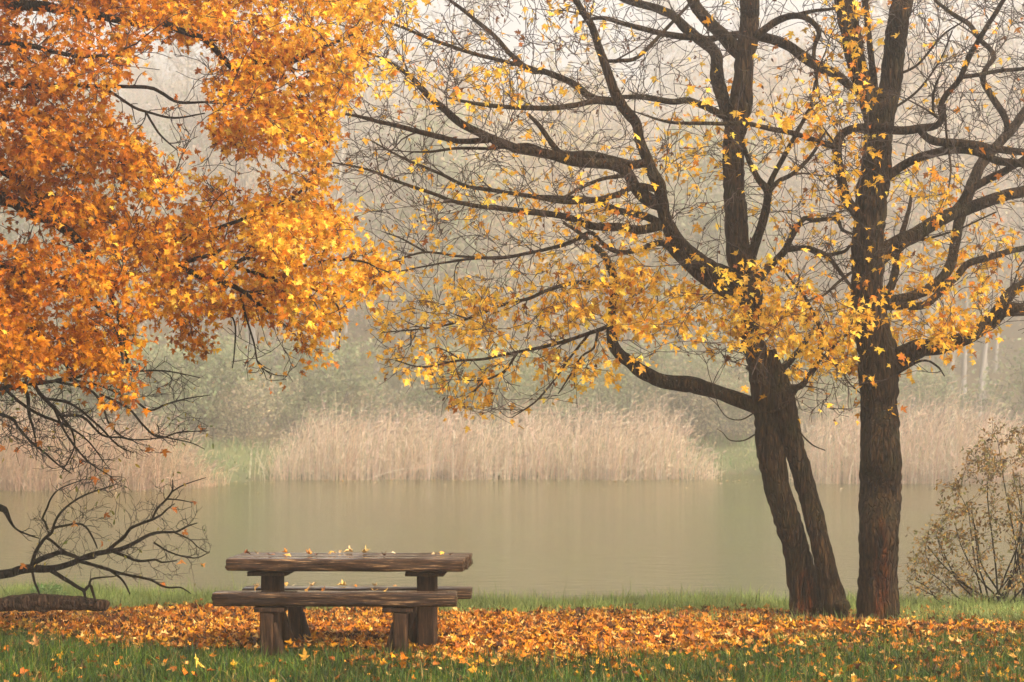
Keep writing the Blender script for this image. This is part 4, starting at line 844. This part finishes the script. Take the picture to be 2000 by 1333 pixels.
for px, dY, sz, c_, lab in [
    (500, .05, .12, (.68, .40, .12), 'tan leaf near the left end of the front bench'), (600, .04, .12, (.70, .36, .08), 'curved amber leaf on the left half of the front bench'),
    (633, .06, .10, (.45, .17, .03), 'brown leaf in the middle of the front bench'), (730, .08, .12, (.66, .38, .1), 'light brown leaf right of the middle of the front bench'), (754, .04, .11, (.74, .46, .1), 'yellowish leaf on the right half of the front bench')]:
    lone_leaf(px, 0, 14.79+dY, .535+.007, sz*.5, c_, lab, 'leaves lying on the front bench', int(px)+2, up=.3, curl=.9)
fl1 = lone_leaf(362, 300, 15.8, 1.95-(306-HZ)*15.8/F, .16, (.48, .19, .03), 'single brown leaf hanging alone in the pale gap of the orange crown', None, 9, tipdir=(-.6, .1, .3))
Yg = ground_Y(1318)
lone_leaf(387, 0, Yg, .04, .13, (.80, .46, .07), 'large bright yellow leaf standing in the foreground grass left of the table', 'leaves caught in the foreground grass', 3, tipdir=(.35, .2, -.6))
lone_leaf(596, 0, ground_Y(1300), .04, .09, (.74, .38, .05), 'yellow-orange leaf in the grass just in front of the left bench leg', 'leaves caught in the foreground grass', 4, tipdir=(.1, .2, .8))
lone_leaf(72, 0, ground_Y(1275), .04, .10, (.50, .22, .06), 'brown leaf in the foreground grass at the lower left', 'leaves caught in the foreground grass', 8, tipdir=(-.3, .2, .7))

# ------------------------------------------------------------------ leaf carpet and grass
gl = np.random.default_rng(99)
def scatter(n, x0, x1, y0, y1, g): return g.uniform(x0, x1, n), g.uniform(y0, y1, n)
def carpet_soft(x, y):
    """1 inside the carpet, thinning to a scatter outside it"""
    j = 1.0*(vnoise(np.stack([x*.9, y*1.0, 0*x], -1), 21)-.5)+.5*(vnoise(np.stack([x*4, y*4, 0*x], -1), 22)-.5)
    a = np.zeros(len(x))
    for s_ in (-.2, 0, .15, .35, .7): a += in_poly(x+j*.4, y+j+s_, CW)
    return a/5
x, y = scatter(185000, -7.2, 8.2, 13.2, 20.6, gl)
cs = carpet_soft(x, y); patch = vnoise(np.stack([x*1.6, y*2.2, 0*x], -1), 31)
right = np.clip((x-.5)/3.2, 0, 1)
pr = cs*(1-.75*right*np.clip((patch-.2)*2.4, 0, 1))
scat = .010+.022*(patch > .55)+.15*np.clip((x-.3)/3.2, 0, 1)*(.25+patch)
pr = np.maximum(pr, scat*(y < 19.6))
under = (np.abs(x+1.55) < 1.15) & (y > 14.55) & (y < 16.3)                     # leaves thinned to dark soil, standing in for the table's shade
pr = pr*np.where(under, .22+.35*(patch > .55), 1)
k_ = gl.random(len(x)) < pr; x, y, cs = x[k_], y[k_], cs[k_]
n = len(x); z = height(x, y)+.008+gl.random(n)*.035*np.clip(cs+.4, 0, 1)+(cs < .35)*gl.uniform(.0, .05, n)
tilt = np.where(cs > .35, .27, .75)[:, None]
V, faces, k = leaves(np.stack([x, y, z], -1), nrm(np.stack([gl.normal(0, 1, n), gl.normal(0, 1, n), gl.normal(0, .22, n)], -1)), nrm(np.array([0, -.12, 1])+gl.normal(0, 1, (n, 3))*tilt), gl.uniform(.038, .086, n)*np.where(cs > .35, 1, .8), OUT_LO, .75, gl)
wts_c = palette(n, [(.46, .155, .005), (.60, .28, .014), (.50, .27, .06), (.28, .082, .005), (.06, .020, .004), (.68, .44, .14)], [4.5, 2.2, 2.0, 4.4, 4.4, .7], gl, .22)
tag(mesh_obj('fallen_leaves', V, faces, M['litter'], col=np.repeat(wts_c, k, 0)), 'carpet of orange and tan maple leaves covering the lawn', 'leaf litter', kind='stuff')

def blades(x, y, z, h, wd, col, g, lean=.35, segs=3):
    n = len(x); d = g.uniform(0, 2*np.pi, n); ld = g.normal(0, lean, n)*h; sd = g.uniform(0, 2*np.pi, n)
    t_ = np.linspace(0, 1, segs+1)
    X = x[:, None]+(np.cos(d)*ld)[:, None]*t_**2; Yy = y[:, None]+(np.sin(d)*ld)[:, None]*t_**2; Z = z[:, None]+h[:, None]*(t_-.25*np.abs(ld/h)[:, None]*t_**2)
    C = np.stack([X, Yy, Z], -1); wv = wd[:, None]*(1-.9*t_**1.5); s_ = np.stack([np.cos(sd), np.sin(sd), 0*sd], -1)[:, None]*wv[..., None]*.5
    V = np.stack([C-s_, C+s_], 2).reshape(-1, 3); m_ = (segs+1)*2
    f = np.array([[2*i, 2*i+1, 2*i+3, 2*i+2] for i in range(segs)]); Fc = (np.arange(n)[:, None, None]*m_+f[None]).reshape(-1, 4)
    return V, [Fc], np.repeat(col, m_, 0)
gg = np.random.default_rng(123)
def grass_cols(n, g, dry=.10, pale=0.0):
    c = palette(n, [(.028, .062, .0015), (.050, .096, .002), (.010, .027, .001), (.11, .135, .008), (.24, .16, .04)], [4, 4, 3, 2, dry*13], g, .2)
    return c*(1-pale)+np.array((.30, .37, .10))*pale
xs_, ys_ = scatter(300000, -6.2, 7.0, 12.9, 23.5, gg)
cs = carpet_soft(xs_, ys_); pt = vnoise(np.stack([xs_*1.5, ys_*1.5, 0*xs_], -1), 41)
right = np.clip((xs_-.2)/3.0, 0, 1)
shore = ys_ > 17.8
keep = gg.random(len(xs_)) < np.where(cs > .55, .05+.75*right*np.clip((pt-.35)*2.4, 0, 1), 1-.6*cs)
keep &= ys_ < near_shore(xs_)+.25
keep &= np.abs(xs_/ys_) < .335
xs_, ys_, cs, pt, shore = xs_[keep], ys_[keep], cs[keep], pt[keep], shore[keep]
n = len(xs_); front = np.clip((15.4-ys_)/1.2, 0, 1)
h_ = gg.gamma(6, 1/6, n)*np.where(shore, .11, .065+.025*front)*(.75+.5*pt)*(1-.3*(cs > .4))
c1 = grass_cols(n, gg); c2 = grass_cols(n, gg, .35, .58)
col_ = np.where((shore & (gg.random(n) < .88))[:, None], c2, c1)
V, faces, cc = blades(xs_, ys_, height(xs_, ys_)-.01, h_, gg.uniform(.004, .012, n), col_*(.55+.9*vnoise(np.stack([xs_*3, ys_*3, 0*xs_], -1), 44))[:, None], gg, .6)
tag(mesh_obj('grass', V, faces, M['grass'], col=cc), 'short green grass along the shore and in the foreground of the lawn', 'grass', kind='stuff')

# far bank grass
xs_, ys_ = scatter(46000, -30, 30, 60, 96, gg); e_ = ys_-far_shore(xs_); k_ = (e_ > -.2) & (e_ < 19); xs_, ys_, e_ = xs_[k_], ys_[k_], e_[k_]; n = len(xs_)
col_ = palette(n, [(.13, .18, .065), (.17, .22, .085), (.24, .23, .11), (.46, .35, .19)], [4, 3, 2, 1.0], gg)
V, faces, cc = blades(xs_, ys_, height(xs_, ys_)-.02, gg.uniform(.08, .30, n)*(1+.8*(e_ > 12)), gg.uniform(.03, .06, n), col_, gg, .5, 2)
tag(mesh_obj('meadow_grass', V, faces, M['grass'], col=cc), 'misty green grass on the far bank between the reed beds', 'grass', kind='stuff')

# ------------------------------------------------------------------ reed beds
def reed_bed(name, poly_x, y_front, depth, hts, n, label, seed, col0):
    g = np.random.default_rng(seed); x = g.uniform(poly_x[0], poly_x[-1], n); x = x+g.normal(0, .45, n)*(np.minimum(x-poly_x[0], poly_x[-1]-x) < 1.5); y = y_front(x)+g.random(n)**1.2*depth
    hh = np.interp(x, poly_x, hts)*(1+g.normal(0, .19, n))*(.66+.42*vnoise(np.stack([x*.7, y*.5, 0*x], -1), seed)+.22*vnoise(np.stack([x*2.6, y*.9, 0*x], -1), seed+1))
    z0 = np.full(n, -.58); K = 6; t_ = np.linspace(0, 1, K)
    lean = g.normal(.10, .17, n); ly = g.normal(0, .08, n)
    broken = g.random(n) < .17; lean = np.where(broken, g.normal(0, .9, n), lean); hh = np.where(broken, hh*g.uniform(.3, .7, n), hh)
    X = x[:, None]+(lean*hh)[:, None]*(t_**np.where(broken, 1, 1.8)[:, None]); Yy = y[:, None]+(ly*hh)[:, None]*t_**2; Z = z0[:, None]+hh[:, None]*t_*(1-.25*np.abs(lean)[:, None]*t_)
    P = np.stack([X, Yy, Z], -1); parts = []; cols = []
    V, f = tubes(P, np.tile(np.linspace(.0085, .005, K), (n, 1))*g.uniform(.8, 1.4, (n, 1)), 3); parts.append((V, f)); cj = palette(n, col0, [4, 3, 2, 1], g, .15); cols.append(np.repeat(cj, K*3, 0))
    # long leaves arching off the stems
    nl = n*4; i = np.repeat(np.arange(n), 4); k = g.integers(1, K-1, nl); b = P[i, k]; L = g.uniform(.35, .8, nl)*np.clip(hh[i]/2.2, .4, 1); a = g.uniform(0, 2*np.pi, nl); out = np.stack([np.cos(a)*.8+.15, np.sin(a)*.5, 0*a], -1)
    q = np.linspace(0, 1, 5)[None, :, None]
    Pl = b[:, None]+out[:, None]*L[:, None, None]*q*(.35+.45*q)+np.array([0, 0, 1.])*L[:, None, None]*(.95*q-g.uniform(.1, 1.1, (nl, 1, 1))*q*q)
    wv = (g.uniform(.010, .022, nl)[:, None]*(1-.85*np.linspace(0, 1, 5)**1.5))[..., None]*nrm(np.stack([np.sin(a), -np.cos(a), g.normal(0, .7, nl)], -1))[:, None]*.5
    Vl = np.stack([Pl-wv, Pl+wv], 2).reshape(-1, 3); f = np.array([[2*j, 2*j+1, 2*j+3, 2*j+2] for j in range(4)]); parts.append((Vl, [(np.arange(nl)[:, None, None]*10+f[None]).reshape(-1, 4)]))
    cols.append(np.repeat(palette(nl, col0, [4, 3, 2, 1], g, .18), 10, 0))
    # drooping plumes on some
    pi = np.where((g.random(n) < .6) & ~broken)[0]; m_ = len(pi); b = P[pi, -1]; q = np.linspace(0, 1, 5)[None, :, None]
    Pp = b[:, None]+np.array([.16, 0, .02])*q*q*g.uniform(.3, 1.6, (m_, 1, 1))+np.array([.02, 0, .24])*q-np.array([0, 0, .13])*q*q
    V, f = tubes(Pp, np.tile(np.array([.006, .02, .026, .02, .004]), (m_, 1))*g.uniform(.5, 1.1, (m_, 1)), 4); parts.append((V, f)); cols.append(np.repeat(palette(m_, [(.50, .38, .27), (.42, .30, .21)], [1, 1], g), 20, 0))
    V, f = join(parts)
    return tag(mesh_obj(name, V, f, M['reed'], col=np.vstack(cols)), label, 'reeds', kind='stuff')
RC = [(.70, .53, .38), (.78, .62, .47), (.58, .42, .28), (.84, .71, .56)]
reed_bed('reed_bed', [-9.3, -8.2, -5, -2, 2, 5, 6.6, 7.5], lambda x: 71.0-.35*np.abs(x)*.1+.25*np.sin(x*1.3), 3.4, [1.2, 2.35, 2.3, 2.4, 2.3, 2.55, 2.1, .9], 2900, 'broad pinkish straw reed bed standing in the water at the middle of the far shore', 201, RC)
reed_bed('reed_bed', [-22, -18, -14, -12.4, -11.2, -10.6], lambda x: 60.5+.2*np.sin(x*1.7)+np.clip(x+13, 0, 3)*.9, 3.0, [2.3, 2.3, 2.1, 1.9, 1.5, .8], 2300, 'brownish reed bed on the left behind the hanging bare twigs', 202, [(.54, .35, .22), (.62, .43, .28), (.44, .28, .17), (.70, .54, .38)])
reed_bed('reed_bed', [10.6, 11.4, 13, 15.5, 17.6, 19, 24], lambda x: 66.6+.25*np.sin(x*1.1), 3.2, [1.6, 2.5, 2.75, 2.65, 2.4, 1.9, 1.9], 2600, 'pale feathery reed bed on the right behind the two maple trunks', 203, [(.70, .53, .39), (.76, .61, .47), (.58, .42, .29), (.82, .70, .55)])

gf = np.random.default_rng(61); n = 420                                  # leaves and straw adrift along the far edge
x = gf.uniform(-14, 15, n); y = np.minimum(far_shore(x)-.3, 71.5)-gf.gamma(1.3, 2.0, n)
V, faces, k = leaves(np.stack([x, y, np.full(n, -.494)], -1), nrm(np.stack([gf.normal(0, 1, n), gf.normal(0, 1, n), 0*x], -1)), nrm(np.array([0, 0, 1])+gf.normal(0, .06, (n, 3))), gf.uniform(.06, .16, n), OUT_LO, .25, gf)
tag(mesh_obj('floating_leaves', V, faces, M['litter'], col=np.repeat(palette(n, [(.72, .56, .34), (.62, .42, .2), (.5, .26, .06)], [3, 2, 1], gf), k, 0)), 'pale leaves adrift on the water along the far reeds', 'leaf litter', kind='stuff')

# ------------------------------------------------------------------ the misty wood beyond the pond
def wood_tree(seed, Ht, r0, n_limb, base, spread, n_leaf, leaf, cols, wts, bark, ntr=1):
    g = np.random.default_rng(seed); parts = []; tips = []
    for _ in range(ntr):
        dx, dy = g.normal(0, .5 if ntr > 1 else .0, 2); K = 8; t_ = np.linspace(0, 1, K)
        P = np.stack([dx+np.cumsum(g.normal(0, .16, K))*Ht/16+dx*1.2*t_, dy+np.cumsum(g.normal(0, .16, K))*Ht/16+dy*t_, t_*Ht*g.uniform(.85, 1)-.3], -1)
        r = r0*(1-.88*t_**.9); parts.append(tubes(P[None], r[None], 9))
        nl = n_limb//ntr; f = base+(1-base)*g.random(nl)**.9
        p0 = np.stack([np.interp(f, t_, P[:, j]) for j in range(3)], -1); a = g.uniform(0, 2*np.pi, nl); up = g.uniform(.25, .9, nl); L = spread*(1.15-.75*f)*g.uniform(.5, 1.1, nl)
        u = nrm(np.stack([np.cos(a), np.sin(a), up], -1)); q = np.linspace(0, 1, 5)[None, :, None]
        Pl = p0[:, None]+u[:, None]*L[:, None, None]*q+np.array([0, 0, .18])*L[:, None, None]*q*q+np.cumsum(g.normal(0, .05, (nl, 5, 3)), 1)*L[:, None, None]*.5*q
        parts.append(tubes(Pl, (r0*.28*(1-f*.6))[:, None]*np.linspace(1, .2, 5)[None], 5))
        ns = 6; i = np.repeat(np.arange(nl), ns); k = g.integers(1, 5, nl*ns); b = Pl[i, k]; u2 = nrm(u[i]+g.normal(0, .75, (nl*ns, 3))+np.array([0, 0, .25])); L2 = L[i]*g.uniform(.2, .5, nl*ns)
        q = np.linspace(0, 1, 3)[None, :, None]; P2 = b[:, None]+u2[:, None]*L2[:, None, None]*q+g.normal(0, .06, (nl*ns, 3, 3))*q*L2[:, None, None]
        parts.append(tubes(P2, np.tile(np.array([.022, .014, .008]), (nl*ns, 1)), 3)); tips.append(P2[:, 1:].reshape(-1, 3))
        ns2 = 2; i = np.repeat(np.arange(nl*ns), ns2); b = P2[i, 1]; u3 = nrm(u2[i]+g.normal(0, .8, (len(i), 3))); P3 = b[:, None]+u3[:, None]*(L2[i]*.6)[:, None, None]*q; parts.append(tubes(P3, np.tile(np.array([.012, .009, .006]), (len(i), 1)), 3)); tips.append(P3[:, 2])
    V, f = join(parts); tr = (V, f, np.array(bark)*(.8+.4*vnoise(V*2.5, 5))[:, None])
    T = np.vstack(tips); i = g.integers(0, len(T), n_leaf); c = T[i]+g.normal(0, .16*spread**.5, (n_leaf, 3)); c[:, 2] = np.maximum(c[:, 2], .1)
    V, f, k = leaves(c, rand_dir(n_leaf, g), nrm(rand_dir(n_leaf, g)+np.array([0, -.2, .5])), g.uniform(leaf*.6, leaf*1.4, n_leaf), OUT_OVAL*np.array([1.8, 1]), .5, g)
    return tr, (V, f, np.repeat(palette(n_leaf, cols, wts, g, .07), k, 0))
KINDS = [  # name, label, maker arguments
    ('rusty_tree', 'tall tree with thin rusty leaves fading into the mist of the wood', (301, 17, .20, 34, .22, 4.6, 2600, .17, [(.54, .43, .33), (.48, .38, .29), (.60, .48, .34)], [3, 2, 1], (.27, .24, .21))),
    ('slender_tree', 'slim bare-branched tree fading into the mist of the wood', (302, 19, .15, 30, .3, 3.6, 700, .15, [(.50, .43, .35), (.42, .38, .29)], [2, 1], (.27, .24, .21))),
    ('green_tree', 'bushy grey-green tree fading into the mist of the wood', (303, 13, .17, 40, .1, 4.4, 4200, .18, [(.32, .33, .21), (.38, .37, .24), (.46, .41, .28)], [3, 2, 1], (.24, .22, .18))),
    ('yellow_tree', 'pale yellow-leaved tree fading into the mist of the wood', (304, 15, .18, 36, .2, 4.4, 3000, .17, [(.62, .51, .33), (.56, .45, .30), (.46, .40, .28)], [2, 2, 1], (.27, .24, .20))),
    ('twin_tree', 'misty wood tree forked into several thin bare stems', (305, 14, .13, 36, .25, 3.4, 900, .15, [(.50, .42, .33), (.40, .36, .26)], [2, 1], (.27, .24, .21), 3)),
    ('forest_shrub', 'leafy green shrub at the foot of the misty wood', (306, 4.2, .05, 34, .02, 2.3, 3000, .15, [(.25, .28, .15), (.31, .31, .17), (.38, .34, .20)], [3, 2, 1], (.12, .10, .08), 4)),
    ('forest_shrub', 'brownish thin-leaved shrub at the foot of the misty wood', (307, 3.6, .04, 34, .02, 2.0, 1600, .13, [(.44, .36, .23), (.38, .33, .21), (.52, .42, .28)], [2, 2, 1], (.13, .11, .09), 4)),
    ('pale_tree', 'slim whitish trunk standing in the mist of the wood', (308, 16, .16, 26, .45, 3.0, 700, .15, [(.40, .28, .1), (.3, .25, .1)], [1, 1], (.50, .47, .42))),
]
protos = []
def plant_tree(kind, x, y, sc, rz):
    name, lab, args = KINDS[kind]
    z = float(height(np.array([x]), np.array([y]))[0])-.1
    root = bpy.data.objects.new(name, None); COL.objects.link(root); root.empty_display_size = .3
    root.location = (x, y, z); root.rotation_euler[2] = rz; root.scale = (sc, sc, sc*random.uniform(.92, 1.1))
    tag(root, lab, 'shrub' if 'shrub' in name else 'tree', 'shrubs at the edge of the misty wood' if 'shrub' in name else 'trees of the misty wood')
    if protos[kind] is None:
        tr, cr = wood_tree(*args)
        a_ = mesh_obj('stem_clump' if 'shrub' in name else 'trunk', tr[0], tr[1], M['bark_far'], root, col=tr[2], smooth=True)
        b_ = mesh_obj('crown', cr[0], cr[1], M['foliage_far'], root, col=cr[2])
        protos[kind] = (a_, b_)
    else:
        for ch in protos[kind]:
            c = ch.copy(); COL.objects.link(c); c.parent = root
protos = [None]*len(KINDS)
gw = np.random.default_rng(77); placed = []
def free(x, y, d): return all((x-a)**2+(y-b)**2 > d*d for a, b in placed)
for px, Y, sc in [(1248, 120, 1.05), (1094, 130, .9)]:
    plant_tree(7, (px-1000)*Y/F, Y, sc, random.uniform(0, 6)); placed.append(((px-1000)*Y/F, Y))
tries = 0; nt_ = 0
while nt_ < 285 and tries < 8000:
    tries += 1; y = 110+gw.random()**1.25*270; x = gw.uniform(-1, 1)*(y*.30+5)
    if y-far_shore(x) < 15.5 or not free(x, y, 3.8+(y-110)*.01): continue
    kind = int(gw.choice([0, 1, 2, 3, 4], p=[.27, .25, .2, .13, .15]))
    plant_tree(kind, x, y, gw.uniform(1.2, 1.8), gw.uniform(0, 6.28)); placed.append((x, y)); nt_ += 1
placed2 = []; nb = 0; tries = 0
while nb < 80 and tries < 6000:
    tries += 1; x = gw.uniform(-28, 28); e = gw.choice([gw.uniform(16, 26), gw.uniform(24, 72)], p=[.6, .4]); y = far_shore(x)+e
    if not all((x-a)**2+(y-b)**2 > 2.2 for a, b in placed2): continue
    plant_tree(int(gw.choice([5, 6], p=[.6, .4])), x, y, gw.uniform(.7, 1.2), gw.uniform(0, 6.28)); placed2.append((x, y)); nb += 1

# ------------------------------------------------------------------ mist
m, t, out = new_mat('mist')
pv = t.nodes.new('ShaderNodeVolumePrincipled'); pv.inputs['Color'].default_value = (.97, .92, .855, 1); pv.inputs['Density'].default_value = .0044; pv.inputs['Anisotropy'].default_value = 0.72
t.links.new(pv.outputs[0], out.inputs['Volume'])
x0, x1, y0, y1, z0, z1 = -175, 175, -75, 426, -2.6, 104
hv = [(x, y, z) for z in (z0, z1) for y in (y0, y1) for x in (x0, x1)]
hz = mesh_obj('haze', hv, [np.array([[0, 2, 3, 1], [4, 5, 7, 6], [0, 1, 5, 4], [2, 6, 7, 3], [0, 4, 6, 2], [1, 3, 7, 5]])], m)
tag(hz, 'thin pale autumn mist over the pond and the wood', 'mist', kind='stuff')
